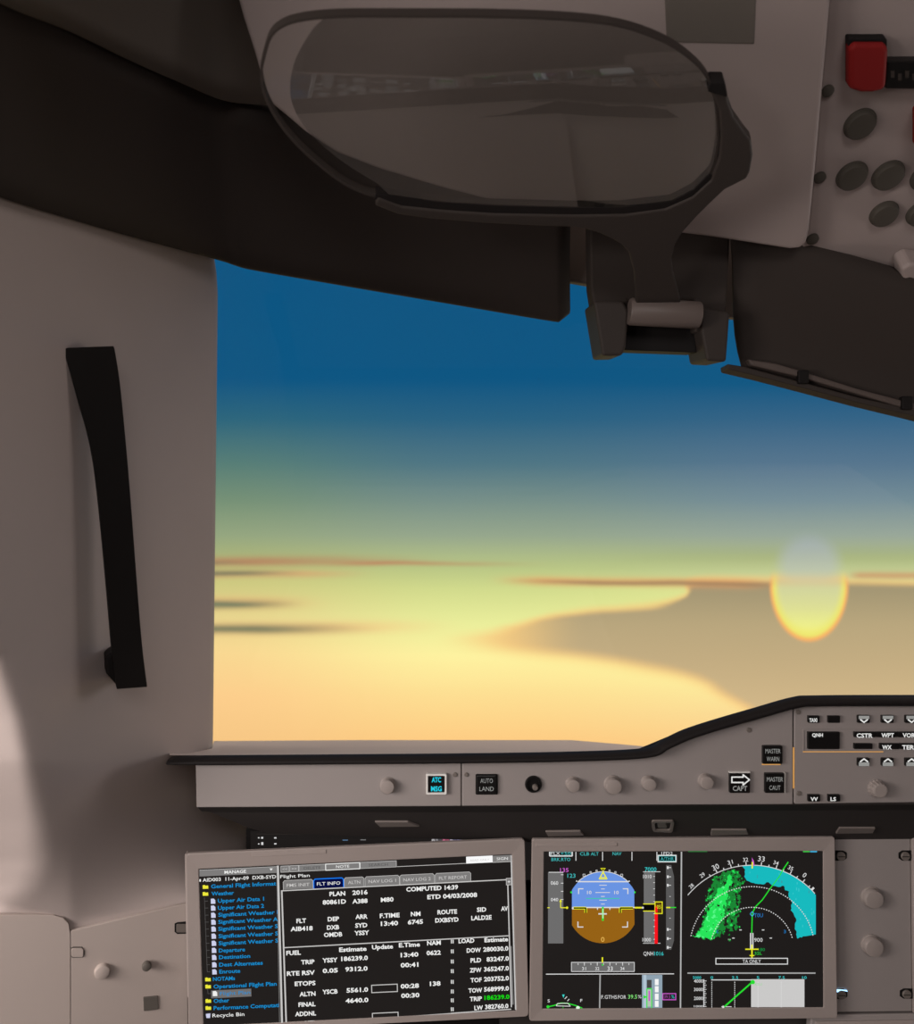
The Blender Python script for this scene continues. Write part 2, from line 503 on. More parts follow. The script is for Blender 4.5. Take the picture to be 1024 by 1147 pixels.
# dark slope beneath
q = [(221, 904.5), (400, 903.6), (889, 901.6), (1400, 900), (1400, 938), (935, 941), (595, 944), (300, 934), (278, 928)]
prism('underside', q, U, 0.0, -0.02, M['under'], g, bevel=0.002)
prism('core', [(222, 857), (400, 856), (640, 853), (722, 849), (770, 829), (845, 806), (890, 794), (1400, 794), (1400, 898), (222, 902)], G, -0.0125, -0.03, M['black'], g)  # added backing, keeps sky light from leaking between the faceplates
prism('lower_lip', [(221, 903.5), (1400, 899), (1400, 905), (889, 907), (517, 909), (240, 909), (226, 908)], U, 0.0008, -0.0005, M['under2'], g, bevel=0.0003)
for q in ([(420, 919), (457, 919), (470, 924), (426, 924.5)], [(611, 930), (650, 929.5), (654, 934), (614, 935)], [(797, 928), (836, 928), (838, 933), (796, 934)], [(940, 926), (980, 926), (977, 931.5), (936, 932)]):
    prism('light_strip', q, U, 0.002, -0.001, M['lamp'], g, bevel=0.0004)
lt = frame('latch', rquad([(729.5, 918), (755.5, 918), (753, 931), (731, 930)], 3), rquad([(733, 920), (752, 920), (750, 928.5), (734, 928)], 2), U, 0.002, -0.001, M['screw'], g, bevel=0.0004)
prism('latch_tongue', rquad([(736, 920.5), (746, 920.5), (747, 926), (737, 926)], 1.5), U, 0.0015, -0.001, M['knobd'], lt, bevel=0.0003)

def knob(px, py, pl, r, ln, parent, mat='knob', name='knob', flutes=0, skirt=True):
    pr = [(r * 1.08, 0.0), (r * 1.08, 0.0015)] if skirt else [(r, 0.0)]
    pr += [(r, 0.002), (r * 0.97, ln * 0.85), (r * 0.90, ln * 0.97), (r * 0.80, ln)]
    return lathe(name, px, py, pl, pr, M[mat], parent, flutes=flutes)
def screw(px, py, pl, r, parent, off=0.0012):
    o = lathe('screw', px, py, pl, [(r, 0), (r, off * 0.7), (r * 0.85, off)], M['screw'], parent, seg=16)
    return o
def button(px0, py0, px1, py1, pl, parent, face='keyblk', depth=0.004, bev=0.0006, name='button'):
    return prism(name, rrect(px0, py0, px1, py1, 1.0, 2), pl, depth, -0.001, M[face], parent, bevel=bev)
WHT, GRY, CYA = M['legend'], M['legendg'], glow((40, 205, 225), 1.0)
LW = glow((235, 235, 232), 0.9); LG = glow((190, 190, 186), 0.55)

# left glareshield panel
p1 = thing('message_button_unit', 'plain grey glareshield panel at the left end with a lit cyan message button', 'control panel', at(368, 904, 0.80))
prism('faceplate', [(219, 855.5), (260, 855), (400, 853.5), (516.6, 852.5), (516.6, 903), (400, 903.6), (220, 904.5)], G, 0.0, -0.012, M['panel'], p1, bevel=0.001)
knob(434.5, 879, G, 8.2, 0.008, p1)
b = frame('button_frame', rrect(477.5, 865.5, 500.5, 888.5, 1.2, 2), rrect(479.6, 867.6, 498.4, 886.4, 0.8, 2), G, 0.0042, 0.0, M['legend'], p1, bevel=0.0003)
b = button(479.8, 867.8, 498.2, 886.2, G, p1, depth=0.0032)
ar = Art(G, off=0.0036); ar.text('ATC', 489, 872, 10.5, 5.6, CYA, centre=True, bold=0.03); ar.text('MSG', 489, 882, 12, 5.6, CYA, centre=True, bold=0.03); ar.build('legend', b)
screw(509.8, 867.5, G, 2.6, p1)

# warning panel
p2 = thing('master_warning_unit', 'grey glareshield panel rising to the right, with black warning buttons and a row of knobs', 'control panel', at(700, 904, 0.80))
prism('faceplate', [(517.6, 852.5), (640, 850.5), (722, 846.5), (748, 836), (770, 826), (800, 815), (845, 802.5), (888.5, 791), (888.5, 901.6), (700, 902.3), (517.6, 903)], G, 0.0, -0.012, M['panel'], p2, bevel=0.001)
screw(522.5, 867.5, G, 2.4, p2); screw(839, 817.5, G, 2.8, p2)
def legend_button(px, py, w, h, lines, parent, m, light=None, hh=5.2, bold=0.02, name='button'):
    b = button(px - w / 2, py - h / 2, px + w / 2, py + h / 2, G, parent, depth=0.0035, name=name)
    ar = Art(G, off=0.0039)
    for (t, dy, tw) in lines: ar.text(t, px, py + dy, tw, hh, m, centre=True, bold=bold)
    ar.build('legend', b); return b
prism('button_surround', rrect(532.8, 866.8, 557.6, 889.6, 1.2, 2), G, 0.0015, -0.001, M['black'], p2, bevel=0.0003)
legend_button(545, 878, 22, 20.5, [('AUTO', -5, 14), ('LAND', 4, 16)], p2, LG, bold=0.0)
s_ = lathe('jack_socket', 597.5, 878, G, [(9.4, 0), (9.4, 0.002), (8.6, 0.003), (7.0, 0.003), (6.6, 0.0008)], M['keyblk'], p2)
mesh = lathe('socket_key', 599.5, 881, G, [(3.4, 0.0008), (3.2, 0.004), (2.2, 0.005)], M['screw'], s_, seg=14)
knob(641.5, 877.5, G, 7.4, 0.009, p2); knob(686, 878, G, 9.0, 0.010, p2); knob(726, 876, G, 7.4, 0.009, p2); knob(789.5, 874, G, 7.6, 0.009, p2)
# captain priority button with arrow
b = button(816.2, 865, 839, 887, G, p2, depth=0.0035)
ar = Art(G, off=0.0039)
pts = [(818.5, 869), (831, 869), (831, 866.4), (838, 872), (831, 877.8), (831, 875), (818.5, 875), (818.5, 869)]
ar.line(pts, 1.5, LW, ext=0.5); ar.text('CAPT', 827.5, 881.5, 16, 5.6, LG, centre=True, bold=0.015); ar.build('legend', b)
prism('button_top_edge', [(816, 863.4), (839.2, 863.4), (839.2, 864.8), (816, 864.8)], G, 0.003, 0, M['legend'], p2)
b = legend_button(864.3, 844.5, 22, 20.5, [('MASTER', -4.6, 17), ('WARN', 4.2, 14)], p2, LG, bold=0.0)
b = legend_button(866.5, 876, 21.5, 22, [('MASTER', -4.6, 18), ('CAUT', 4.8, 12.5)], p2, LG, bold=0.0)
AMB_GLINT = glow((232, 170, 96), 0.8)  # glowing amber lines stand in for warm rim reflections
ar = Art(G, off=0.001); ar.rect(853, 855.9, 21, 1.2, AMB_GLINT); ar.build('lit_edge', p2)
prism('button_side_edge', [(877.4, 864.5), (878.6, 864.5), (878.6, 887), (877.4, 887)], G, 0.003, 0, M['legendg'], p2)

# EFIS control panel
p3 = thing('display_control_unit', 'grey display control panel at the right end, with rows of black keys and white lettering', 'control panel', at(960, 901, 0.80))
prism('faceplate', [(889.8, 791), (1160, 791), (1160, 900), (889.8, 901.5)], G, 0.0, -0.012, M['panel'], p3, bevel=0.001)
ar = Art(G, off=0.0004); ar.rect(888.2, 860, 1.6, 46, AMB_GLINT, 0.0); ar.build('lit_seam', p3)  # warm reflection along the seam, painted as a glow
screw(894.2, 797.5, G, 2.7, p3); screw(894.8, 888.5, G, 2.7, p3)
E = lambda X, Y: (880 + X / 7.11, 780 + Y / 7.11)
def key(x0, y0, x1, y1, lines=(), name='key'):
    (a, b_), (c, d) = E(x0, y0), E(x1, y1)
    k = prism(name, rrect(a, b_, c, d, 0.6, 2), G, 0.003, -0.001, M['keyblk'], p3, bevel=0.0004)
    if lines:
        ar = Art(G, E, off=0.0034)
        for fn in lines: fn(ar)
        ar.build('legend', k)
    return k
T = lambda t, x, y, w, h=30, m=LW, b=0.03: (lambda ar: ar.text(t, x, y, w, h, m, bold=b))
key(172, 150, 262, 205, [T('TAXI', 178, 182, 62)])
key(330, 150, 424, 205)
# recessed window surround
frame('window_surround', rrect(*E(138, 260), *E(1700, 442), 0.6, 2), rrect(*E(146, 268), *E(1690, 434), 0.5, 2), G, 0.0007, 0.0, M['panel'], p3)
ar = Art(G, E, off=0.0010); ar.rect(135, 439, 640, 7, AMB_GLINT); ar.build('lit_rim', p3)  # warm reflection on the lower rim, painted as a glow
key(170, 278, 422, 414, [T('QNH', 200, 300, 86, 28)], name='readout_window')
def tri(x, up):
    def fn(ar):
        if up:
            ar.rect(x - 42, 532, 84, 30, LG); ar.line([(x - 30, 512), (x, 490), (x + 30, 512)], 11, LW, ext=2)
        else:
            ar.rect(x - 42, 161, 84, 26, LG); ar.line([(x - 28, 178), (x, 200), (x + 28, 178)], 11, LW, ext=2)
    return fn
for x in (612, 802, 990, 1180):
    key(x - 46, 146, x + 48, 206, [tri(x, False)]); key(x - 46, 486, x + 48, 548, [tri(x, True)])
key(538, 278, 706, 320, [T('CSTR', 553, 304, 128, 34)]); key(712, 278, 880, 320, [T('WPT', 750, 302, 100, 34)]); key(886, 278, 1100, 320, [T('VORD', 918, 302, 132, 34)])
key(538, 370, 682, 413); key(742, 370, 896, 414, [T('WX', 756, 397, 76, 34)]); key(900, 370, 1090, 414, [T('TERR', 914, 397, 128, 34)])
key(172, 776, 266, 830, [T('VV', 188, 808, 58)]); key(330, 776, 426, 830, [T('LS', 346, 808, 44)])
lathe('knob', 981.5, 882.5, G, [(9.8, 0), (9.8, 0.0015), (8.6, 0.002), (8.4, 0.007), (7.6, 0.009), (6.4, 0.0094)], M['knob'], p3, seg=30, flutes=1)

# ------------------------------------------------------------------ unit behind the left display
hb = thing('standby_display', 'narrow black display edge with small white marks showing above the left screen', 'display', at(400, 945, 0.905))
prism('bezel', [(275.5, 928), (279, 926.5), (620, 926.5), (620, 990), (275, 990)], PH, 0.0, -0.03, M['black'], hb, bevel=0.0012)
sc = prism('screen', [(281, 931), (600, 935.5), (600, 985), (281, 985)], PH, 0.0012, 0.0, M['screen'], hb)
W1 = glow((225, 225, 225), 0.9)
ar = Art(PH, off=0.0016)
for x, y, w, h in ((293, 937.8, 2.2, 2), (293, 944.2, 2.4, 3), (289.5, 937.8, 1.6, 1.2), (289.5, 944.6, 1.6, 1.2), (307.5, 937.9, 2.6, 1.4), (307.5, 944.5, 2.6, 1.4)):
    ar.rect(x, y, w, h, W1)
ar.rect(384, 940.4, 6, 1.2, glow((90, 120, 150), 0.8)); ar.rect(404, 940.0, 6, 1.2, glow((130, 130, 130), 0.8))
ar.rect(288, 933.6, 230, 0.5, glow((70, 62, 58), 0.5)); ar.rect(288, 939.6, 230, 0.5, glow((50, 46, 44), 0.5))
ar.build('symbols', sc)
ar = Art(PH, off=0.012)  # coloured reflection on the display edge, painted as glowing blocks
for i in range(11):
    x = 484 + i * 4.0
    c = [(200, 196, 198), (150, 146, 150), (90, 86, 92), (215, 120, 150), (190, 90, 120), (205, 200, 215), (120, 115, 150), (170, 165, 215), (215, 210, 235), (150, 160, 220), (190, 180, 205)][i]
    ar.rect(x, 936.8 - 0.02 * i, 3.4, 3.6, glow(c, 0.7)); ar.rect(x + 1, 937.4, 1.2, 1.6, glow((40, 36, 44), 0.5), 0.0002)
ar.build('status_line', sc)

# ------------------------------------------------------------------ left display
d1 = thing('flight_display', 'left screen showing a flight plan page beside a blue folder list', 'display', PL.hit(400, 1140))
hyq = -0.0468
outer = rquad([(209.5, 953.5), (587, 937), (591.5, 1135), (212.5, 1153.5)], 5)
inner = rquad([(224, 971.5), (572.8, 955.2), (577.6, 1129), (229.5, 1146.5)], 1.2)
frame('bezel', outer, inner, PL, 0.006, 0.0005, M['bezel'], d1, bevel=0.0012, innerfront=0.0048)
sc = prism('screen', rquad([(222, 970), (574, 953.5), (579, 1131), (227, 1148.5)], 1.2), PL, 0.004, 0.001, M['screen'], d1)
prism('side_rail', [(207.5, 956), (210.5, 955), (213, 1115), (210.5, 1116)], PL, 0.003, -0.006, M['bezel'], d1, bevel=0.0008)
prism('top_clip', [(283, 952.5), (366, 948.8), (366, 953.2), (283, 957)], PL, 0.0064, 0.004, M['bezel'], d1, bevel=0.0004)
K2 = 3.531
L2 = lambda X, Y: (310 + X / K2, 930 + Y / K2)
L1 = lambda X, Y: (200 + X / 5.055, 920 + Y / 5.055)
HX, VY = (1.0, hyq), (0.025, 1.0)
OFF = 0.0043
wt = glow((240, 240, 238), 1.0); gb = glow((132, 130, 129), 0.9); lb = glow((200, 198, 196), 1.0); bl = glow((22, 140, 205), 1.0); ye = glow((238, 232, 60), 1.0)
gn = glow((20, 225, 20), 1.0); db = glow((8, 14, 70), 0.9); be = glow((20, 120, 240), 1.0); bk = glow((14, 13, 13), 0.5); hg = glow((118, 116, 116), 0.9); pw = glow((205, 208, 235), 1.0); dgx = glow((96, 94, 93), 0.8)
# folder list
A = Art(PL, L1, OFF, HX, VY)
A.rect(124, 284, 436, 36, gb); A.rect(124, 266, 436, 2, lb, 0.0001); A.text('MANAGE', 265, 277, 122, 18, wt, 0.0002, 0.015)
A.poly([(519, 256), (537, 256), (528, 269)], wt, 0.0002)
A.text('AID003  11-Apr-09  DXB-SYD', 142, 321, 414, 20, wt, 0.0002); A.rect(124, 324, 8, 14, wt)
rows_ = [('General Flight Informat', 190, 357, 366), ('Weather', 192, 398, 126), ('Upper Air Data 1', 228, 438, 260), ('Upper Air Data 2', 228, 478, 260), ('Significant Weather I', 230, 517, 336), ('Significant Weather A', 230, 557, 336), ('Significant Weather S', 230, 596, 336), ('Significant Weather S', 231, 637, 336), ('Significant Weather S', 232, 677, 336), ('Departure', 233, 718, 148), ('Destination', 234, 756, 176), ('Dest Alternates', 235, 798, 246), ('Enroute', 236, 837, 118), ('NOTAMs', 200, 879, 124), ('Operational Flight Plan', 203, 921, 356), ('Other', 204, 1002, 88), ('Performance Computati', 204, 1042, 370)]
for t, x, y, w in rows_: A.text(t, x, y, w, 22, bl, 0.0002, 0.02)
A.rect(190, 966, 226, 44, hg); A.text('Flight Plan', 240, 960, 170, 21, bl, 0.0003, 0.0)
A.text('Recycle Bin', 197, 1084, 180, 21, wt, 0.0002, 0.006)
def folder(x, y):
    A.poly([(x - 16, y - 9), (x - 4, y - 11), (x - 1, y - 7), (x + 15, y - 8), (x + 16, y + 10), (x - 15, y + 11)], ye, 0.0002)
def page(x, y, m=pw):
    A.poly([(x - 12, y - 13), (x + 4, y - 15), (x + 13, y - 6), (x + 14, y + 14), (x - 11, y + 15)], m, 0.0003)
for x, y in ((158, 360), (158, 399), (172, 881), (173, 921), (174, 1002), (174, 1042)): folder(x, y)
for i, y in enumerate((440, 479, 519, 558, 597, 637, 677, 717, 757, 798, 838)): page(200 + i * 0.8, y); A.rect(154 + i * 1.3, y + 1, 18, 2.5, dgx)
page(211, 960, wt); A.poly([(160, 1075), (186, 1072), (184, 1098), (164, 1098)], pw, 0.0003)
A.line([(152, 420), (168, 838)], 2.5, dgx); A.line([(170, 934), (172, 962), (188, 961)], 2.5, dgx)
A.line([(566, 240), (590, 1147)], 11, lb, 0.0004); A.line([(560, 262), (576, 1147)], 3, gb, 0.0004)
A.build('folder_list', sc)
# toolbar and tabs
A = Art(PL, L2, OFF, HX, VY)
for x, w, t, tw, m, tm in ((18, 33, '<<', 20, gb, lb), (54, 34, '>>', 20, gb, lb), (90, 104, 'DELETE', 66, gb, dgx), (195, 134, 'NOTE', 52, gb, wt), (331, 142, 'SEARCH', 76, gb, dgx)):
    y = 147.7 - 0.0468 * x
    A.rect(x, y, w, 24, m); A.box(x, y, w, 24, 1.6, lb, 0.0001); A.text(t, x + (w - tw) / 2, y - 0.0468 * (w - tw) / 2, tw, 11, tm, 0.0002, 0.004)
A.box(195, 138.6, 134, 24, 3, wt, 0.0003)
A.line([(475, 137), (748, 124)], 2, lb)
A.rect(748, 111.5, 104, 27, glow((250, 250, 250), 1.0)); A.rect(852, 107, 74, 25, gb); A.text('SIGN', 868, 105.8, 44, 11, wt, 0.0002, 0.0)
A.line([(852, 120), (926, 116.5)], 2, lb, 0.0002)
A.text('READ ONLY', 765, 112, 74, 8, lb, 0.0002, 0.0)
A.build('toolbar', sc)
A = Art(PL, L2, OFF, HX, VY)
A.text('Flight Plan', 16, 175.5, 116, 13, wt, 0.0002, 0.006)
for x, w, t, tw in ((28, 117, 'FMS INIT', 90), (148, 117, 'FLT INFO', 92), (268, 78, 'ALTN', 48), (350, 135, 'NAV LOG 1', 108), (487, 135, 'NAV LOG 2', 108), (626, 140, 'FLT REPORT', 110)):
    y = 211 - 0.0468 * x
    act = t == 'FLT INFO'
    sh = [A.sk(x, y, 0, 18), A.sk(x, y, 0, -12), A.sk(x, y, 6, -18), A.sk(x, y, w - 6, -18), A.sk(x, y, w, -12), A.sk(x, y, w, 18)]
    A.poly(sh, db if act else gb)
    A.line(sh, 4.0 if act else 1.6, be if act else lb, 0.0001, ext=0.8)
    A.text(t, x + (w - tw) / 2, y + 1 - 0.0468 * (w - tw) / 2, tw, 13, wt if act else lb, 0.0002, 0.004)
A.build('tab_row', sc)
# flight plan page
A = Art(PL, L2, OFF, HX, VY)
X0, Y0 = 24, 231
A.line([(20, 232), (904, 188.5)], 4, lb, ext=1); A.line([(22, 230), (40, 764)], 6.0, lb); A.line([(28, 456), (915, 409)], 4, lb)
A.line([(35, 761), (690, 715), (690, 712)], 4, lb); A.line([(690, 714), (925, 698)], 4, lb); A.line([(120, 756), (690, 717)], 5.0, gb, -0.0001)
A.line([(925, 92), (943, 700)], 5, lb); A.rect(906, 196, 20, 26, gb); A.box(906, 196, 20, 26, 2, lb, 0.0001); A.text('+', 911, 196, 10, 14, wt, 0.0003)
A.line([(912, 210), (926, 690)], 4.5, lb); A.line([(922, 450), (930, 680)], 10, gb, -0.0001)
hh = 17
for t, x, y, w in (('PLAN', 210, 244, 62), ('2016', 300, 239, 60), ('80861D', 183, 277, 92), ('A388', 300, 273, 60), ('M80', 412, 267, 50), ('COMPUTED 14:39', 512, 226, 204), ('ETD 04/03/2008', 595, 256, 196), ('FLT', 80, 350, 38), ('AIB418', 57, 382, 87), ('DEP', 203, 343, 45), ('DXB', 200, 376, 48), ('OMDB', 188, 405, 72), ('ARR', 312, 334, 48), ('SYD', 311, 368, 48), ('YSSY', 308, 398, 58), ('F.TIME', 408, 330, 78), ('13:40', 412, 361, 68), ('NM', 530, 323, 38), ('6745', 518, 355, 60), ('ROUTE', 635, 316, 77), ('DXBSYD', 626, 348, 92), ('SID', 790, 306, 37), ('LALD2E', 768, 339, 80), ('AV', 885, 302, 27)):
    A.text(t, x, y, w, hh, wt, 0.0002, 0.03)
A.build('trip_summary', sc)
A = Art(PL, L2, OFF, HX, VY)
B = 388.4
for t, x, y, w in (('FUEL', 40, 88, 57), ('Estimate', 248, 75, 108), ('Update', 377, 65, 83), ('E.Time', 483, 57, 83), ('NAM', 594, 49, 54), ('LOAD', 718, 41, 62), ('Estimate', 820, 37, 93), ('TRIP', 98, 124, 53), ('YSSY', 182, 117, 60), ('186239.0', 256, 111, 105), ('13:40', 490, 96, 70), ('0622', 592, 88, 56), ('DOW', 750, 78, 56), ('280030.0', 815, 74, 99), ('RTE RSV', 42, 169, 110), ('0.05', 183, 158, 60), ('9312.0', 272, 152, 88), ('00:41', 490, 136, 70), ('PLD', 765, 117, 42), ('83247.0', 828, 113, 88), ('ETOPS', 73, 209, 82), ('ZFW', 762, 156, 46), ('365247.0', 818, 152, 98), ('ALTN', 92, 250, 63), ('YSCB', 182, 241, 60), ('5561.0', 277, 235, 85), ('00:28', 490, 219, 72), ('138', 605, 209, 42), ('TOF', 765, 195, 44), ('203752.0', 818, 191, 98), ('FINAL', 88, 291, 67), ('4640.0', 273, 276, 90), ('00:30', 492, 256, 72), ('TOW', 757, 236, 54), ('568999.0', 818, 231, 98), ('ADDNL', 75, 328, 82), ('TRIP', 762, 269, 48), ('XTR', 112, 362, 46), ('LW', 780, 304, 34), ('382760.0', 822, 300, 92)):
    A.text(t, x, y + B, w, hh if y < 355 else 13, wt, 0.0002, 0.03)
A.text('186239.0', 820, 264 + B, 98, hh, gn, 0.0002, 0.022)
for y in (43, 82, 122, 160, 202, 240, 275, 310):
    A.rect(688, y + B, 3.4, 15, wt); A.rect(695, y + B, 3.4, 15, wt)
A.box(376, 230 + B, 101, 29, 3.2, lb); A.box(379, 336 + B, 101, 20, 3.2, lb)
A.build('fuel_and_load_table', sc)

# ------------------------------------------------------------------ right display
d2 = thing('flight_display', 'right screen showing a blue and brown attitude ball and a green and cyan navigation map', 'display', PR.hit(765, 1138))
outer = rquad([(595.5, 937.5), (932.5, 935), (935.5, 1137), (592.5, 1140)], 3)
inner = rquad([(609, 952), (919.8, 951.5), (920.3, 1125.5), (607.3, 1127)], 1.0)
frame('bezel', outer, inner, PR, 0.006, 0.0005, M['bezel'], d2, bevel=0.001, innerfront=0.0048)
sc = prism('screen', rquad([(607, 950), (922, 949.5), (922, 1128), (605, 1129)], 1.0), PR, 0.004, 0.001, M['screen'], d2)
prism('top_clip', [(600, 942), (690, 941.5), (690, 945), (600, 945.5)], PR, 0.0064, 0.004, M['bezel'], d2, bevel=0.0004)
PF_ = lambda X, Y: (590 + X / 5.283, 930 + Y / 5.283)
ND_ = lambda X, Y: (750 + X / 5.284, 930 + Y / 5.284)
w8 = glow((225, 225, 225), 0.95); cy = glow((70, 190, 190), 0.9); mg = glow((205, 95, 205), 0.95); sky = glow((106, 148, 226), 1.0); brn = glow((150, 98, 22), 1.0); tape = glow((118, 117, 117), 0.85)
g2 = glow((40, 220, 50), 1.0); y2 = glow((235, 235, 40), 1.0); rd = glow((250, 20, 30), 1.0); tq = glow((60, 200, 165), 1.0); ow = glow((240, 190, 90), 1.0); cyb = glow((60, 200, 200), 1.0); bkk = glow((20, 18, 16), 0.4)
# mode annunciator
A = Art(PR, PF_, OFF)
A.rect(133, 130, 134, 26, glow((175, 190, 190), 0.9)); A.rect(139, 128, 122, 18, bkk, 0.0001); A.line([(133, 117), (133, 142), (267, 142), (267, 117)], 6, w8, 0.0002)
A.text('FLX', 142, 126, 52, 18, w8, 0.0003, 0.0); A.text('+50', 198, 126, 60, 18, cy, 0.0003, 0.0); A.text('BRK.RTO', 144, 162, 112, 20, cy, 0, 0.004)
A.build('thrust_mode', sc); A = Art(PR, PF_, OFF)
A.text('CLB', 312, 129, 54, 20, cy, 0, 0.004); A.text('ALT', 376, 129, 46, 20, cy, 0, 0.004); A.build('vertical_mode', sc); A = Art(PR, PF_, OFF)
A.text('NAV', 504, 128, 52, 20, cy, 0, 0.004)
for x in (288, 445, 618, 765): A.rect(x - 2, 144, 4.5, 52, w8)
A.build('flight_mode', sc); A = Art(PR, PF_, OFF)
A.text('1FD2', 792, 126, 66, 18, w8, 0, 0.004); A.rect(772, 157, 106, 38, cy); A.rect(778, 157, 94, 26, bkk, 0.0001); A.box(772, 157, 106, 38, 6, w8, 0.0002); A.text('A/THR', 786, 157, 78, 19, cy, 0.0003, 0.0)
A.build('autopilot_mode', sc)
# attitude ball
A = Art(PR, PF_, OFF)
def arc(cx, cy_, r, a0, a1, n):
    return [(cx + r * math.cos(math.radians(a0 + (a1 - a0) * i / n)), cy_ + r * math.sin(math.radians(a0 + (a1 - a0) * i / n))) for i in range(n + 1)]
cx0, cy0, R0 = 448, 446, 210
t_ = arc(cx0, cy0, R0, -151, -29, 20)
A.poly([(265, 446), (265, 345)] + t_ + [(632, 345), (632, 446)], sky)
b_ = arc(cx0, cy0, R0, 28, 152, 22)
A.poly([(632, 446), (632, 548)] + b_ + [(265, 548), (265, 446)], brn)
A.line(arc(cx0, cy0, R0 + 2, -135, -45, 16), 4, w8, 0.0001)
A.rect(300, 293, 300, 7, w8, 0.0001); A.rect(265, 445, 370, 7, w8, 0.0001)
for x, y, w in ((426, 314, 44), (436, 336, 22), (403, 357, 86), (436, 380, 22), (426, 402, 44), (436, 425, 22)): A.rect(x, y, w, 4, w8, 0.0001)
A.rect(348, 392, 196, 5, tq, 0.0001); A.text('10', 354, 356, 26, 20, w8, 0.0001); A.text('10', 514, 356, 26, 20, w8, 0.0001)
for q in ([(304, 364), (304, 335), (330, 335)], [(566, 335), (594, 335), (594, 364)], [(300, 530), (300, 560), (330, 560)], [(562, 560), (592, 560), (592, 530)]): A.line(q, 6, w8, 0.0001, ext=2)
for q in ([(276, 448), (346, 448), (346, 474)], [(622, 448), (550, 448), (550, 474)]):
    A.line(q, 16, y2, 0.0002, ext=2); A.line(q, 8, bkk, 0.0003, ext=2)
A.disc(270, 450, 6, w8, 0.0003)
for x in (415, 488): A.poly([(x - 5, 446), (x + 5, 446), (x, 462)], w8, 0.0003)
A.rect(441, 482, 11, 82, g2, 0.0003); A.rect(443, 480, 8, 56, glow((170, 240, 170), 1.0), 0.0004); A.rect(420, 482, 50, 8, w8, 0.00035)
A.poly([(432, 213), (464, 213), (448, 233)], y2, 0.0002); A.poly([(438, 217), (458, 217), (448, 228)], bkk, 0.0003)
A.line([(448, 236), (426, 276), (470, 276), (448, 236)], 7, y2, 0.0003, ext=2); A.line([(430, 268), (466, 268)], 5, y2, 0.0003)
for x, y, r in ((336, 255, 6), (375, 238, 4), (410, 229, 4), (486, 229, 4), (521, 238, 4), (558, 255, 6)): A.box(x - r, y, 2 * r, 2 * r, 2.5, w8)
for x, y in ((292, 290), (602, 290)): A.disc(x, y, 4, w8, 0.0001)
A.disc(261, 356, 6, g2); A.disc(634, 356, 6, g2)
A.text('0', 436, 632, 20, 30, ow, 0.0002, 0.0)
A.build('attitude_ball', sc)
# speed tape
A = Art(PR, PF_, OFF)
A.rect(124, 448, 90, 418, tape); A.rect(128, 238, 86, 4, w8, 0.0001)
for y in (252, 302, 350, 398): A.rect(200, y, 14, 4, w8, 0.0001)
A.text('060', 140, 300, 44, 22, w8, 0.0002, 0.01); A.text('040', 140, 398, 44, 20, w8, 0.0002, 0.01)
A.text('135', 195, 224, 50, 24, mg, 0.0002, 0.01); A.text('123', 238, 257, 48, 24, cy, 0.0002, 0.01)
A.line([(198, 400), (198, 446), (238, 446)], 5, y2, 0.0003); A.poly([(190, 412), (206, 412), (198, 394)], y2, 0.0003); A.disc(236, 446, 7, y2, 0.0003); A.rect(120, 446, 14, 5, y2, 0.0003)
A.build('speed_tape', sc)
# altitude and vertical speed tapes
A = Art(PR, PF_, OFF)
A.rect(688, 446, 66, 420, tape); A.rect(684, 235, 102, 3.5, w8); A.rect(684, 656, 102, 3.5, w8)
A.rect(684, 444, 70, 44, bkk, 0.0001); A.line([(684, 424), (752, 424)], 5, y2, 0.0002); A.line([(684, 466), (752, 466)], 5, y2, 0.0002)
A.text('7000', 694, 220, 68, 26, cyb, 0.0002, 0.004); A.text('1010', 684, 262, 50, 22, w8, 0.0002, 0.006); A.text('1000', 680, 634, 50, 22, w8, 0.0002, 0.006)
for y in (262, 298, 335, 372, 410, 482, 520, 557, 595, 632): A.rect(744, y, 9, 3.5, w8, 0.0002)
A.rect(751, 545, 19, 226, rd, 0.0002); A.box(754, 446, 42, 68, 5, y2, 0.0003); A.rect(757, 446, 36, 62, glow((110, 80, 20), 0.6), 0.0002); A.text('05', 764, 440, 24, 22, y2, 0.0004, 0.0); A.rect(754, 456, 14, 30, rd, 0.0004)
A.text('QNH', 686, 716, 58, 24, w8, 0, 0.004); A.text('1016', 750, 716, 54, 24, cyb, 0, 0.004)
A.rect(634, 446, 46, 9, y2, 0.0002); A.disc(682, 446, 6, w8, 0.0002)
A.poly([(819, 195), (850, 195), (866, 262), (868, 446), (866, 640), (850, 694), (819, 694)], glow((98, 97, 97), 0.8))
for y in (210, 264, 314, 574, 628, 680): A.rect(824, y, 10, 16, w8, 0.0002); A.rect(834, y, 14, 4, w8, 0.0002)
for y in (380, 508): A.rect(838, y, 8, 3, w8, 0.0002)
A.rect(820, 445, 24, 8, y2, 0.0002); A.line([(842, 445), (878, 445)], 6, g2, 0.0002)
A.build('altitude_tape', sc)
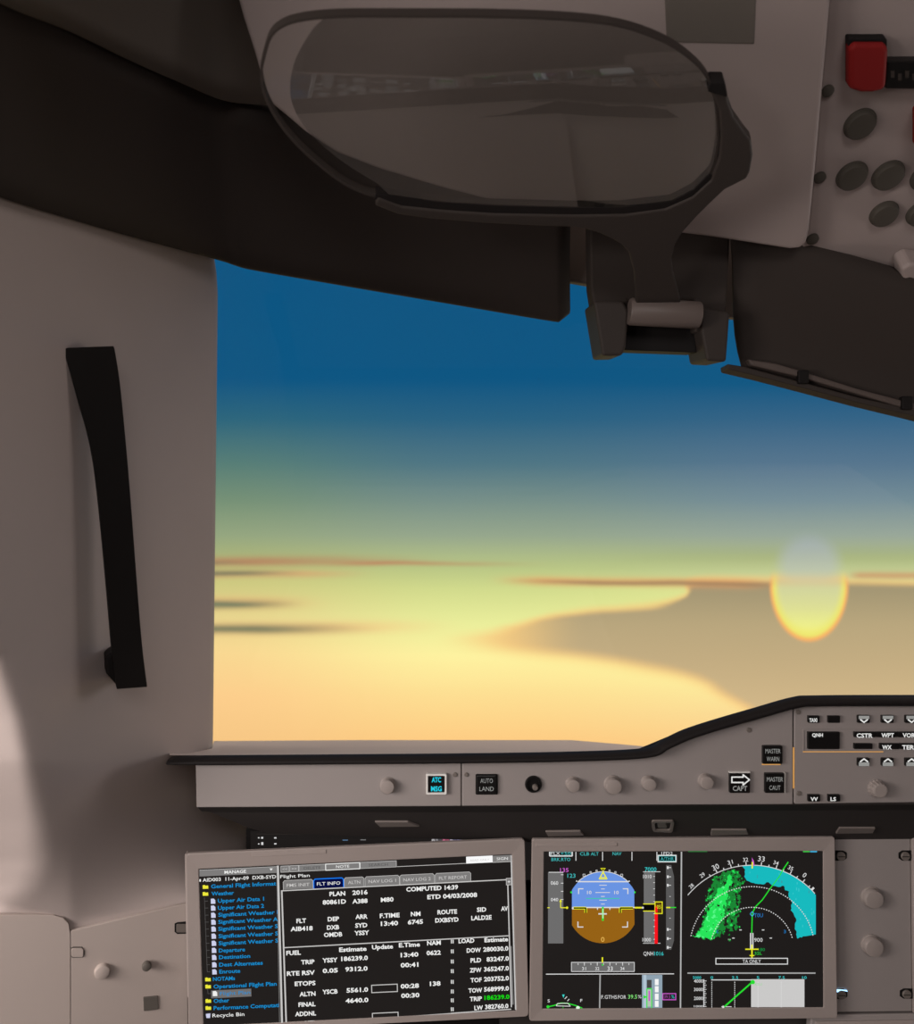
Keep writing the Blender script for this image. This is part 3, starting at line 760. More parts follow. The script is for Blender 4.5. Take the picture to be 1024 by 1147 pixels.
# heading tape
A = Art(PR, PF_, OFF)
A.rect(262, 795, 370, 56, tape); A.line([(262, 822), (262, 768), (632, 768), (632, 822), (262, 822)], 3.5, w8, 0.0001)
for i, x in enumerate((301, 338, 376, 414, 451, 488, 525, 563, 600)): A.rect(x - 2, 778, 4, 18 if i % 2 else 10, w8, 0.0002)
for t, x, s in (('31', 324, 19), ('32', 402, 19), ('33', 474, 25), ('34', 550, 19)): A.text(t, x, 804, s * 1.25, s, w8, 0.0002, 0.01)
A.line([(444, 738), (444, 770)], 8, y2, 0.0003); A.poly([(438, 778), (452, 778), (445, 790)], g2, 0.0003)
A.line([(112, 838), (866, 836)], 5, w8); A.line([(431, 840), (428, 1038)], 8, glow((170, 170, 170), 0.9)); A.line([(910, 117), (904, 1038)], 8, glow((190, 190, 190), 0.9))
A.build('heading_tape', sc)
# flap and engine readouts
A = Art(PR, PF_, OFF)
A.line([(116, 1032), (160, 1022), (200, 1008), (240, 1010), (285, 1022), (326, 1038)], 6, g2); A.disc(124, 1030, 9, g2); A.disc(300, 1036, 11, glow((225, 255, 225), 1.0), 0.0002)
A.line([(172, 1024), (180, 1010), (240, 1008), (256, 1026), (172, 1024)], 4, w8, 0.0002); A.text('S', 121, 995, 14, 18, w8); A.text('F', 314, 993, 12, 18, w8)
A.poly([(207, 958), (222, 958), (215, 978)], glow((60, 215, 205), 1.0)); A.line([(222, 984), (236, 970)], 4, w8); A.line([(238, 996), (250, 984)], 4, w8); A.line([(212, 1030), (214, 1038)], 4, g2)
A.build('flap_indicator', sc); A = Art(PR, PF_, OFF)
A.text('F.GTHS', 438, 972, 92, 22, w8, 0, 0.0); A.text('FOR', 536, 972, 48, 22, w8, 0, 0.0); A.text('39.5', 595, 970, 54, 24, glow((130, 225, 120), 1.0), 0, 0.004); A.text('%', 654, 970, 20, 20, w8, 0, 0.0)
A.build('thrust_readout', sc)
A = Art(PR, PF_, OFF)
A.rect(677, 939, 120, 194, glow((150, 170, 185), 0.9)); A.rect(685, 939, 18, 194, glow((186, 206, 220), 0.9), 0.0001); A.rect(706, 895, 28, 48, glow((80, 80, 80), 0.8), 0.0001)
A.line([(706, 1036), (706, 922), (734, 922), (734, 1036)], 6, g2, 0.0003); A.rect(708, 978, 24, 100, glow((190, 205, 190), 0.9), 0.0001); A.rect(715, 965, 10, 60, mg, 0.0003)
for y in (884, 926, 970, 1012): A.rect(753, y, 22, 36, glow((245, 245, 245), 1.0), 0.0002)
A.poly([(686, 960), (686, 982), (708, 971)], g2, 0.0004); A.box(800, 970, 76, 36, 5, mg, 0.0002); A.text('39.5', 808, 970, 36, 20, glow((170, 75, 170), 0.8), 0.0002, 0.0); A.text('%', 850, 970, 18, 20, cyb, 0.0002, 0.0)
A.build('thrust_bar', sc)
# navigation map: weather returns
def inside(p, poly):
    x, y = p; c = False
    for (a, b), (d, e) in zip(poly, poly[1:] + poly[:1]):
        if (b > y) != (e > y) and x < (d - a) * (y - b) / (e - b) + a: c = not c
    return c
from mathutils import noise
A = Art(PR, ND_, OFF)
gl, gd, gx = glow((40, 228, 90), 1.0), glow((30, 140, 56), 0.9), glow((90, 250, 140), 1.0)
outer_g = [(140, 618), (180, 560), (205, 470), (205, 390), (240, 320), (250, 275), (330, 232), (395, 225), (440, 290), (405, 330), (415, 380), (405, 440), (415, 470), (390, 520), (400, 560), (350, 600), (330, 560), (310, 610), (250, 625), (240, 640)]
core_g = [(135, 618), (195, 560), (215, 480), (245, 430), (260, 380), (285, 330), (320, 320), (345, 240), (365, 300), (340, 330), (335, 400), (310, 440), (320, 500), (280, 540), (265, 600), (240, 634)]
st = 5.0
y = 220.0
while y < 640:
    x = 130.0
    while x < 450:
        p = (x + st / 2, y + st / 2)
        nz = noise.noise(Vector((x * 0.045, y * 0.045, 3.1))) + 0.5 * noise.noise(Vector((x * 0.13, y * 0.13, 1.7)))
        jit = (p[0] + 16 * noise.noise(Vector((x * 0.06, y * 0.06, 9))), p[1] + 16 * noise.noise(Vector((x * 0.06, y * 0.06, 19))))
        m = None
        if inside(jit, core_g) and nz > -0.62: m = gx if nz > 0.38 else gl
        elif inside(jit, outer_g) and nz > -0.25: m = gl if nz > 0.42 else gd
        if m: A.poly([(x, y), (x + st, y), (x + st, y + st), (x, y + st)], m)
        x += st
    y += st
cyn = glow((24, 186, 190), 1.0); cyl = glow((60, 200, 205), 1.0)
cp = [(422, 200), (480, 198), (560, 205), (620, 216), (700, 248), (765, 288), (820, 335), (856, 372), (856, 604), (800, 614), (746, 628), (742, 585), (732, 570), (742, 520), (725, 480), (708, 460), (714, 410), (695, 380), (700, 352), (676, 344), (668, 318), (640, 325), (600, 316), (575, 296), (545, 310), (500, 305), (450, 288), (434, 262), (440, 225)]
fine = []
for i, q in enumerate(cp):
    r_ = cp[(i + 1) % len(cp)]
    n_ = max(1, int(math.hypot(r_[0] - q[0], r_[1] - q[1]) / 9)) if i >= 9 else 1
    for k in range(n_):
        t = k / n_; jx = random.uniform(-4, 4) if (k and i >= 9) else 0
        fine.append((q[0] + (r_[0] - q[0]) * t + jx, q[1] + (r_[1] - q[1]) * t + jx))
A.poly(fine, cyn)
for i in range(70):
    x, y = random.uniform(440, 850), random.uniform(205, 600)
    if all(inside((x + a, y + b), cp) for a, b in ((-8, -8), (14, 0), (0, 26))): A.rect(x, y + 8, random.uniform(3, 7), random.uniform(8, 22), random.choice([cyl, cyl, glow((60, 160, 170), 0.9)]), 0.0001)
A.build('weather_returns', sc)
A = Art(PR, ND_, OFF + 0.0002)
NC = (480, 690)
A.line(arc(NC[0], NC[1], 494, -140, -41.5, 40), 4, w8)
A0 = A
for r_, a0, a1 in ((368, -168, -11.5), (246, -166, -14)):
    A = Art(PR, ND_, OFF + 0.0002)
    n_ = int(r_ * math.radians(a1 - a0) / 15)
    for i in range(n_):
        b0 = a0 + (a1 - a0) * i / n_; b1 = a0 + (a1 - a0) * (i + 0.5) / n_
        A.line(arc(NC[0], NC[1], r_, b0, b1, 1), 5, w8)
    A.build('range_ring', sc)
A = A0
for k in range(-7, 8):
    an = -90 + 6.3 + k * 5.15
    l_ = 26 if k % 2 == 0 else 16
    A.line([(NC[0] + (494) * math.cos(math.radians(an)), NC[1] + 494 * math.sin(math.radians(an))), (NC[0] + (494 + l_ * 0.8) * math.cos(math.radians(an)), NC[1] + (494 + l_ * 0.8) * math.sin(math.radians(an)))], 5, w8)
for t, x, y, s, an in (('28', 122, 318, 22, -42), ('29', 187, 254, 24, -34), ('30', 265, 206, 32, -24), ('31', 351, 178, 24, -14), ('32', 442, 163, 24, -4), ('33', 535, 158, 32, 6), ('34', 622, 182, 24, 16), ('35', 708, 213, 24, 26), ('0', 790, 254, 30, 36), ('1', 838, 334, 20, 46)):
    A.text(t, x, y, s * (1.25 if len(t) > 1 else 0.6), s, w8, 0, 0.002, ang=math.radians(an), centre=True)
A.build('compass_arc', sc)
A = Art(PR, ND_, OFF + 0.0003)
A.line([(693, 176), (660, 225), (640, 262), (585, 335), (540, 400), (500, 440), (481, 478), (478, 596)], 6, g2, 0.0001)
A.line([(480, 468), (492, 482), (480, 496), (468, 482), (480, 468)], 4, glow((70, 170, 220), 1.0), 0.0002); A.text('T0U', 492, 490, 52, 24, glow((40, 120, 190), 1.0), 0, 0.002)
A.build('route_line', sc); A = Art(PR, ND_, OFF + 0.0003)
A.rect(468, 642, 7, 94, w8); A.rect(481, 642, 7, 94, w8); A.build('runway_symbol', sc); A = Art(PR, ND_, OFF + 0.0003)
A.text('900', 492, 635, 50, 24, w8, 0, 0.0); A.text('180', 516, 692, 40, 18, glow((20, 130, 60), 1.0)); A.text('32L', 494, 714, 44, 18, glow((40, 180, 60), 1.0))
A.rect(440, 690, 78, 7, y2, 0.0002); A.rect(475, 702, 8, 78, y2, 0.0002); A.rect(465, 727, 28, 6, y2, 0.0002)
A.poly([(478, 150), (490, 170), (494, 198), (482, 200)], mg, 0.0002); A.line([(481, 176), (480, 214)], 8, y2, 0.0003)
for x, y in ((412, 577), (545, 577), (370, 625), (590, 625), (346, 633)): A.rect(x - 7, y, 14, 5, w8)
A.text('3', 666, 586, 14, 20, glow((30, 110, 170), 1.0)); A.text('K', 270, 586, 14, 20, glow((30, 110, 170), 1.0)); A.disc(348, 636, 8, gd)
A.build('aircraft_symbol', sc); A = Art(PR, ND_, OFF + 0.0003)
A.box(267, 761, 422, 34, 5, w8); A.text('TA ONLY', 424, 761, 108, 22, w8, 0, 0.0)
A.build('message_box', sc); A = Art(PR, ND_, OFF + 0.0003)
A.rect(780, 115, 40, 9, glow((60, 190, 70), 0.9)); A.rect(822, 115, 40, 10, glow((60, 170, 215), 0.9)); A.rect(104, 115, 112, 7, glow((40, 130, 60), 0.7))
A.build('waypoint_readout', sc)
# vertical profile
A = Art(PR, ND_, OFF)
A.rect(100, 832, 754, 8, glow((170, 170, 170), 0.9)); A.rect(240, 872, 240, 5, w8)
for t, x in (('5000', 132), ('0', 236), ('2.5', 362), ('5', 508), ('7.5', 636), ('10', 776)): A.text(t, x, 858, 11 * len(t) + 4, 17, cyb, 0, 0.004)
A.rect(475, 950, 314, 164, glow((202, 201, 200), 1.0))
for x in (243, 378, 515, 652):
    for k in range(13): A.rect(x - 2, 886 + k * 12, 4, 7, w8, 0.0002)
for t, y in (('4000', 878), ('3000', 928), ('2000', 980), ('1000', 1027)): A.text(t, 138, y, 54, 20 if y < 1000 else 12, w8, 0, 0.008)
A.rect(194, 950, 5, 164, w8)
for k in range(13): A.rect(198, 878 + k * 12.5, 14 if k % 2 == 0 else 9, 3.5, w8)
A.line([(316, 1030), (400, 955), (480, 885)], 9, g2, 0.0003); A.disc(484, 884, 13, g2, 0.0003); A.text('KSU', 496, 896, 42, 16, glow((150, 215, 150), 1.0), 0.0003, 0.0); A.disc(310, 1030, 7, w8, 0.0003); A.rect(300, 1030, 60, 4, w8)
A.build('vertical_profile', sc)

# ------------------------------------------------------------------ selector panel on the right
p4 = thing('selector_unit', 'small grey panel right of the navigation screen with two round knobs one above the other', 'control panel', PS.hit(980, 1134))
prism('faceplate', [(935.5, 935), (1020, 934.5), (1022, 1133), (935.5, 1134)], PS, 0.0, -0.02, M['panel'], p4, bevel=0.001)
def fastener(x, y, parent, pl, flip, lit=False, w=7):
    o = prism('fastener', ([(x - w, y - 5.5), (x + 3, y - 5.5), (x + w, y - 3), (x + w, y + 3), (x + 3, y + 5.8), (x - w, y + 5.8)] if not flip else [(x + w, y - 5.5), (x - 3, y - 5.5), (x - w, y - 3), (x - w, y + 3), (x - 3, y + 5.8), (x + w, y + 5.8)]), pl, 0.0008, -0.001, M['keyblk'], parent, bevel=0.0003)
    h = lathe('screw_head', x, y + 0.4, pl, [(4.9, 0.0007), (4.9, 0.0022), (4.4, 0.0028)], M['screw'], o, seg=20)
    ar = Art(pl, off=0.003); ar.rect(x - 4, y + 0.4, 8, 0.9, M['black']); ar.build('slot', o)
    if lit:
        ar = Art(pl, off=0.0014); ar.poly([(x - w, y - 6), (x + w - 1, y - 5), (x + w, y - 3), (x + 1, y - 4.4), (x - w + 4, y - 3), (x - w, y - 1.6)], glow((165, 215, 255), 2.2)); ar.build('lit_edge', o)  # glowing sliver painted as a glint on the fastener
    return o
fastener(941.5, 958, p4, PS, False); fastener(1013.5, 958, p4, PS, True); fastener(942, 1113, p4, PS, False, True); fastener(1015, 1112.5, p4, PS, True)
knob(975.5, 1004, PS, 10.6, 0.009, p4); knob(975.5, 1057.5, PS, 10.6, 0.009, p4)
# next display's frame at the right edge of the view
prism('bezel_rail', [(1020.5, 933), (1060, 933), (1060, 1134), (1022.5, 1134)], PS, 0.004, -0.02, M['bezel'], p4, bevel=0.001)
# keyboard shelf
p5 = thing('pull_out_shelf', 'pale grey shelf edge below the selector panel', 'shelf', at(980, 1147, 0.875))
PT = Pl((0, 0.86, 0), (0, -1, 0.25))
PT.o = at(970, 1140, 0.872)
prism('shelf_top', [(909, 1137), (1100, 1134), (1100, 1190), (905, 1190)], PT, 0.0, -0.012, M['panel'], p5, bevel=0.0015)
prism('shelf_rim', [(913, 1143.5), (1100, 1141), (1100, 1190), (909, 1190)], PT, 0.002, -0.001, M['bezel'], p5, bevel=0.0008)
# dark edge under the displays
PQ = Pl((0, 0.90, 0), (0, -1, 0))
struct(prism('trim_5', [(560, 1136), (905, 1133), (905, 1200), (560, 1200)], PQ, 0.0, -0.02, M['under'], bevel=0.001))

# ------------------------------------------------------------------ side switch panel and console at lower left
p7 = thing('side_switch_unit', 'pale grey panel left of the flight plan screen with a dark square switch', 'control panel', PF.hit(140, 1150))
prism('faceplate', [(79.5, 1040), (100, 1035.5), (150, 1023.5), (196, 1012.5), (209, 1010), (214, 1600), (79.5, 1600)], PF, 0.0050, 0.0004, M['console'], p7, bevel=0.0006, seg=2)
def catch(x, y, parent, pl):
    o = prism('catch', [(x - 8, y - 5), (x - 5, y - 6.5), (x + 5, y - 6.5), (x + 8, y - 1.5), (x + 8, y + 2), (x + 6, y + 5.5), (x - 6, y + 6), (x - 8, y + 4)], pl, 0.0056, 0.003, M['knobd'], parent, bevel=0.0002)
    prism('catch_face', rrect(x - 7, y - 5.2, x + 6.5, y + 4.6, 2.5), pl, 0.0066, 0.004, M['console'], o, bevel=0.0005)
catch(87, 1064, p7, PF)
o = prism('catch', [(195, 1032), (198, 1030.5), (209, 1029.5), (209, 1043), (198, 1043.5), (195, 1041)], PF, 0.0056, 0.003, M['black'], p7, bevel=0.0002)
prism('catch_face', rrect(197, 1032, 208.5, 1041.5, 1.5), PF, 0.0066, 0.004, M['screw'], o, bevel=0.0005)
lathe('knob', 114.5, 1084, PF, [(8.8, 0.004), (8.6, 0.0085), (7.8, 0.0105), (6.6, 0.011)], M['console'], p7, flutes=0)
lathe('peg', 163.5, 1076.5, PF, [(3.6, 0.004), (3.4, 0.007), (5.0, 0.008), (5.2, 0.0115), (4.4, 0.0135), (2.6, 0.0142)], M['knobd'], p7, seg=20)
prism('square_switch', rquad([(160, 1113.5), (176.5, 1112), (177, 1127), (160.5, 1129)], 1), PF, 0.0065, 0.004, M['knobd'], p7, bevel=0.0006)
p8 = thing('side_console', 'plain rounded side console block at the lower left edge', 'console', at(30, 1147, 0.76))
rows = []
PK = PF
outl = [(-420, 1024), (40, 1022), (60, 1022.5), (71, 1025.5), (77, 1032), (79, 1044), (79.5, 1600), (-420, 1600)]
prism('console_body', outl, PK, 0.0052, 0.0004, M['console'], p8, bevel=0.0005, seg=2)

# ------------------------------------------------------------------ grab handle
h = thing('grab_handle', 'black curved grab handle fixed to the grey pillar left of the window', 'handle', PN.hit(150, 770))
left = catmull([(70.5, 391.5), (78, 415), (87, 446), (97, 480), (105, 520), (112, 580), (119.5, 660), (126, 735), (131, 772)], 4)
right = catmull([(165, 769.5), (159, 720), (152.5, 640), (146.5, 560), (140.5, 490), (134.5, 430), (129, 394), (127, 387.5)], 4)
prism('bar', left + right + [(100, 388.5), (76, 389.5)], PN, 0.0, -0.016, M['handle'], h, bevel=0.003, seg=3)
prism('mount', [(119, 738), (127, 733), (158, 733), (164, 752), (163, 769), (132, 771), (120, 757)], PN, -0.012, -0.075, M['handle'], h, bevel=0.002)
prism('mount', [(74, 391), (128, 389), (130, 412), (82, 424)], PN, -0.012, -0.075, M['handle'], h, bevel=0.002)

# ------------------------------------------------------------------ overhead
oh = thing('overhead_housing', 'large pale overhead housing above and behind the glass combiner', 'housing', PO.hit(760, 262))
outl = [(240, -120), (264, -10), (272, 20), (285, 60), (294, 92), (300, 114), (316, 127), (342, 149), (377, 172), (424, 190), (494, 211), (541, 223), (600, 240), (760, 262), (800, 267), (885, 280), (897, 279), (904, 272), (907, 258), (914, 190), (923, 90), (931, 0), (942, -120)]
prism('housing_body', outl, PO, 0.0, -0.05, M['over'], oh, bevel=0.006, seg=4)
prism('vent_panel', [(742, -60), (849, -60), (845, 49), (747, 47)], PO, 0.001, -0.001, M['ceil'], oh, bevel=0.001)
op = thing('overhead_switch_unit', 'grey overhead switch panel at the upper right with round dark push buttons', 'control panel', PO2.hit(980, 300))
prism('faceplate', [(938, -140), (1200, -140), (1200, 380), (1024, 325), (960, 303), (895, 281.5), (904, 262), (911, 190), (927, 0)], PO2, 0.0, -0.02, M['over'], op, bevel=0.003)
hh_ = frame('guard_hinge', rrect(947, 38, 990, 92, 2), rrect(951, 44, 986, 88, 2), PO2, 0.010, -0.001, M['black'], op, bevel=0.001)
prism('switch_guard', [(946, 45), (953, 41), (984, 41), (989.5, 45), (987, 86), (985, 92), (972, 95), (960, 95), (946, 91)], PO2, 0.016, 0.0, M['red'], op, bevel=0.004, seg=4)
cb = prism('connector', [(989, 62), (1060, 62), (1060, 94), (987, 93)], PO2, 0.012, 0.0, M['keyblk'], op, bevel=0.002)
for i in range(7):
    pass
ar = Art(PO2, off=0.0123)
for i in range(7): ar.rect(993 + i * 8, 79 if i % 2 else 76, 4.5, 8, M['header'])
ar.build('contact', cb)
def push(x, y, rx):
    return lathe('push_button', x, y, PO2, [(rx * 0.98, 0.0), (rx * 0.98, 0.002), (rx * 0.92, 0.0025), (rx * 0.9, 0.006), (rx * 0.82, 0.0075), (rx * 0.7, 0.0078)], M['pushd'], op, seg=32)
push(963, 138, 17.5); push(954, 196, 17); push(994.5, 195.5, 17.5); push(990, 238.5, 15.5); push(1031, 238, 15.5); push(1038, 197, 17.5); push(1046, 140, 14)
prism('red_cover', rrect(1022, 118, 1060, 160, 3), PO2, 0.018, 0.0, M['red'], op, bevel=0.003)
for x, y in ((927, 101), (918, 198), (910, 267)):
    lathe('panel_screw', x, y, PO2, [(6.5, 0), (6.5, 0.003), (5, 0.004)], M['pushd'], op, seg=16)
PT2 = PO2
prism('toggle_lever', [(1000, 283), (1010, 277), (1040, 279), (1042, 312), (1006, 315), (1001, 300)], PO2, 0.030, 0.0, M['over'], op, bevel=0.004, seg=3)

# ------------------------------------------------------------------ head-up display
hd = thing('head_up_display', 'stowed clear glass combiner on a dark curved arm hinged above the windscreen', 'head-up display', PY.hit(740, 395))
glass = catmull([(298, 58), (303, 43), (313, 32), (333, 24), (377, 19), (460, 18.5), (553, 19), (640, 22.5), (696, 30), (740, 45), (768, 62), (790, 84), (801, 112), (804, 148), (802, 172), (795, 195), (777, 213), (752, 226), (696, 232), (640, 232.5), (553, 230), (494, 226), (424, 219), (400, 212), (377, 199), (342, 170), (316, 141), (299, 111), (293, 84), (298, 58)], 4)[:-1]
cg = prism('combiner_glass', glass, PC, 0.0, -0.005, M['combiner'], hd)
coat = [(x, y) for x, y in glass if x > 352 and not (y > 120 and x < 430)]
ct = Art(PC, off=0.0004)
ct.poly(catmull([(352, 30), (340, 48), (329, 72), (325, 98), (329, 120), (345, 146), (380, 178), (424, 206)], 4)[::-1] + [p for p in glass if p[1] < 60 and p[0] > 360 and p[0] < 770] + [p for p in glass if p[0] >= 770 and p[1] >= 60] + [p for p in glass if p[1] > 190 and 430 < p[0] < 770], M['coating'])
ct.build('reflective_coating', cg)
prism('lower_gasket', [(421, 216), (450, 220), (494, 226), (553, 229.5), (640, 232), (696, 231.5), (752, 225), (777, 212), (795, 194), (799, 196), (783, 216), (756, 231), (700, 238), (640, 239), (553, 237.5), (494, 233.5), (450, 229), (420, 222)], PC, 0.0012, -0.008, M['rubber'], hd)  # black strip painted for the shadow in the gap under the glass
# dark rim round the back edge of the glass
cxg, cyg = 552, 126
def offs(poly, d):
    out = []
    n = len(poly)
    for i in range(n):
        a, b = poly[i - 1], poly[(i + 1) % n]
        tx, ty = b[0] - a[0], b[1] - a[1]; L = math.hypot(tx, ty)
        out.append((poly[i][0] + d * ty / L, poly[i][1] - d * tx / L))
    return out
frame('glass_rim', offs(glass, 2.0), offs(glass, -1.0), PC, 0.0005, -0.007, M['bracket'], hd)
# supporting bracket
arm_r = [(792, 97), (795, 89), (809, 89), (813, 95), (816, 112), (822, 128), (833, 144), (841, 154), (843, 172), (840, 190), (836, 198), (824, 204), (812, 210), (795, 226), (778, 243), (764, 259)]
hold = arm_r + [(756, 272), (752, 288), (754, 305), (762, 334), (762, 345), (712, 345), (712, 329), (710, 304), (704, 281), (696, 272), (686, 266), (672, 259.5), (655, 254.5), (640, 252.5), (600, 251), (540, 248), (480, 243), (445, 238), (420, 228), (423, 219), (450, 229), (500, 234), (553, 237.5), (640, 239), (700, 238.5), (745, 232), (775, 219), (796, 200), (805, 174), (807, 150), (805, 122), (799, 108)]
prism('support_arm', hold, PC, 0.003, -0.009, M['bracket'], hd, bevel=0.0025, seg=3)
prism('arm_end_stop', rquad([(792, 98), (795, 88), (811, 88), (814, 104)], 2), PC, 0.005, -0.008, M['black'], hd, bevel=0.001)
# yoke with two cheeks and the hinge barrel
yb = prism('yoke', [(662, 240), (821, 262), (820, 290), (816, 356), (812, 372), (780, 372), (780, 335), (706, 335), (706, 372), (668, 352), (663, 320)], PY, -0.008, -0.04, M['header'], hd, bevel=0.003)
prism('yoke_cheek', [(664, 338), (697, 338), (703, 350), (700, 389), (696, 398.5), (674, 399)], PY, 0.006, -0.06, M['bracket'], hd, bevel=0.003)
prism('yoke_cheek', [(787, 345), (816, 350), (814, 380), (812, 405.5), (790, 404.5), (788, 394), (784, 372)], PY, 0.006, -0.06, M['bracket'], hd, bevel=0.003)
prism('yoke_floor', [(698, 340), (786, 344), (787, 393), (700, 390)], PY, -0.022, -0.06, M['black'], hd, bevel=0.001)
# barrel
a, b = PY.hit(702, 352) + Vector((0, -0.012, 0)), PY.hit(780, 356) + Vector((0, -0.012, 0))
ax = (b - a).normalized(); u = Vector((0, 1, 0)); u = (u - ax * u.dot(ax)).normalized(); w = ax.cross(u)
v, f = [], []; sg = 28; r = 0.0155
for e, rr in ((a, r * .92), (a + ax * 0.002, r), (b - ax * 0.002, r), (b, r * .92)):
    for k in range(sg):
        an = 2 * math.pi * k / sg; v.append(e + u * (rr * math.cos(an)) + w * (rr * math.sin(an)))
for j in range(3):
    for k in range(sg): f.append([j * sg + k, j * sg + (k + 1) % sg, (j + 1) * sg + (k + 1) % sg, (j + 1) * sg + k])
f.append(list(range(sg))); f.append(list(range(3 * sg, 4 * sg)))
o = mesh_obj('hinge_barrel', v, f, M['hinge'], hd, smooth=True); o.data.set_sharp_from_angle(angle=math.radians(40))

# ------------------------------------------------------------------ sky
W = bpy.data.worlds.new('sunset_sky'); S.world = W; W.use_nodes = True
nt = W.node_tree; nt.nodes.clear()
def nd(t, **k):
    n_ = nt.nodes.new(t)
    for a_, b_ in k.items(): setattr(n_, a_, b_)
    return n_
def lk(a_, b_): nt.links.new(a_, b_)
def m_(op, a_, b_=None, c_=None, clamp=False):
    n_ = nd('ShaderNodeMath', operation=op); n_.use_clamp = clamp
    for i, q in enumerate((a_, b_, c_)):
        if q is None: continue
        if isinstance(q, (int, float)): n_.inputs[i].default_value = q
        else: lk(q, n_.inputs[i])
    return n_.outputs[0]
def sstep(x, a_, b_):
    n_ = nd('ShaderNodeMapRange', interpolation_type='SMOOTHSTEP')
    lk(x, n_.inputs[0]); n_.inputs[1].default_value = a_; n_.inputs[2].default_value = b_
    n_.inputs[3].default_value = 0; n_.inputs[4].default_value = 1
    return n_.outputs[0]
def mixc(fac, a_, b_):
    n_ = nd('ShaderNodeMix', data_type='RGBA')
    if isinstance(fac, float): n_.inputs[0].default_value = fac
    else: lk(fac, n_.inputs[0])
    for i, q in ((6, a_), (7, b_)):
        if isinstance(q, tuple): n_.inputs[i].default_value = q
        else: lk(q, n_.inputs[i])
    return n_.outputs[2]
tc = nd('ShaderNodeTexCoord'); sep = nd('ShaderNodeSeparateXYZ'); lk(tc.outputs['Generated'], sep.inputs[0])
yy = m_('MAXIMUM', m_('ABSOLUTE', sep.outputs[1]), 0.3)
# bearing and height of the sky, in the units used for the measured cloud outlines
X = m_('MULTIPLY_ADD', m_('DIVIDE', sep.outputs[0], yy), F, 512.0)
Y = m_('MULTIPLY_ADD', m_('DIVIDE', sep.outputs[2], yy), -F, 573.5)
cv = nd('ShaderNodeCombineXYZ'); lk(m_('MULTIPLY', X, 0.004), cv.inputs[0]); lk(m_('MULTIPLY', Y, 0.02), cv.inputs[1])
ns_ = nd('ShaderNodeTexNoise'); ns_.inputs['Scale'].default_value = 1.6; ns_.inputs['Detail'].default_value = 4; lk(cv.outputs[0], ns_.inputs['Vector'])
nz = m_('SUBTRACT', ns_.outputs['Fac'], 0.5)
Yn = m_('MULTIPLY_ADD', nz, 6.0, Y)
Xn = m_('MULTIPLY_ADD', nz, 40.0, X)
def ramp(stops, x):
    r_ = nd('ShaderNodeValToRGB'); e_ = r_.color_ramp.elements
    while len(e_) < len(stops): e_.new(0.5)
    for q, (y_, c_) in zip(e_, stops): q.position = y_ / 1147.0; q.color = C(*c_)
    lk(m_('DIVIDE', x, 1147.0), r_.inputs[0]); return r_.outputs[0]
rl = ramp([(0, (10, 80, 126)), (425, (14, 86, 130)), (470, (45, 102, 124)), (520, (88, 126, 118)), (560, (118, 144, 118)), (600, (150, 166, 128)), (625, (172, 180, 122)), (650, (205, 200, 128)), (690, (232, 212, 142)), (730, (250, 216, 146)), (780, (254, 206, 140)), (835, (247, 198, 132)), (900, (110, 92, 80)), (1000, (52, 48, 46))], Y)
rm = ramp([(0, (10, 80, 126)), (425, (14, 86, 130)), (470, (42, 98, 130)), (520, (80, 118, 132)), (560, (118, 142, 136)), (600, (150, 166, 140)), (635, (184, 196, 132)), (660, (210, 218, 140)), (700, (236, 238, 155)), (735, (255, 242, 160)), (780, (255, 222, 146)), (835, (255, 202, 130)), (900, (110, 92, 80)), (1000, (52, 48, 46))], Y)
rr_ = ramp([(0, (10, 80, 126)), (430, (20, 88, 130)), (470, (54, 100, 134)), (520, (88, 118, 142)), (560, (116, 140, 150)), (600, (152, 166, 152)), (625, (172, 182, 128)), (643, (200, 208, 150)), (660, (226, 230, 150)), (700, (240, 236, 150)), (760, (255, 240, 160)), (800, (252, 220, 150)), (835, (252, 205, 135)), (900, (110, 92, 80)), (1000, (52, 48, 46))], Y)
base = mixc(sstep(X, 240, 520), rl, rm); base = mixc(sstep(X, 560, 900), base, rr_)
def curve(pts):
    n_ = nd('ShaderNodeFloatCurve'); c_ = n_.mapping.curves[0]
    n_.mapping.use_clip = False
    xs = [(x / 1024.0, (y - 600) / 250.0) for x, y in pts]
    while len(c_.points) < len(xs): c_.points.new(0.5, 0.5)
    for q, p_ in zip(c_.points, xs): q.location = p_; q.handle_type = 'AUTO_CLAMPED'
    n_.mapping.update()
    lk(m_('DIVIDE', m_('MINIMUM', m_('MAXIMUM', Xn, 0.0), 1024.0), 1024.0), n_.inputs['Value'])
    return m_('MULTIPLY_ADD', n_.outputs[0], 250.0, 600.0)
def band(up, lo, soft_u, soft_l, k=1.0):
    u_ = curve(up); l_ = curve(lo)
    a_ = sstep(m_('SUBTRACT', Yn, u_), -soft_u, soft_u); b_ = sstep(m_('SUBTRACT', l_, Yn), -soft_l, soft_l)
    return m_('MULTIPLY', m_('MULTIPLY', a_, b_), k)
def haze(c, mask, col): return mixc(mask, c, col)
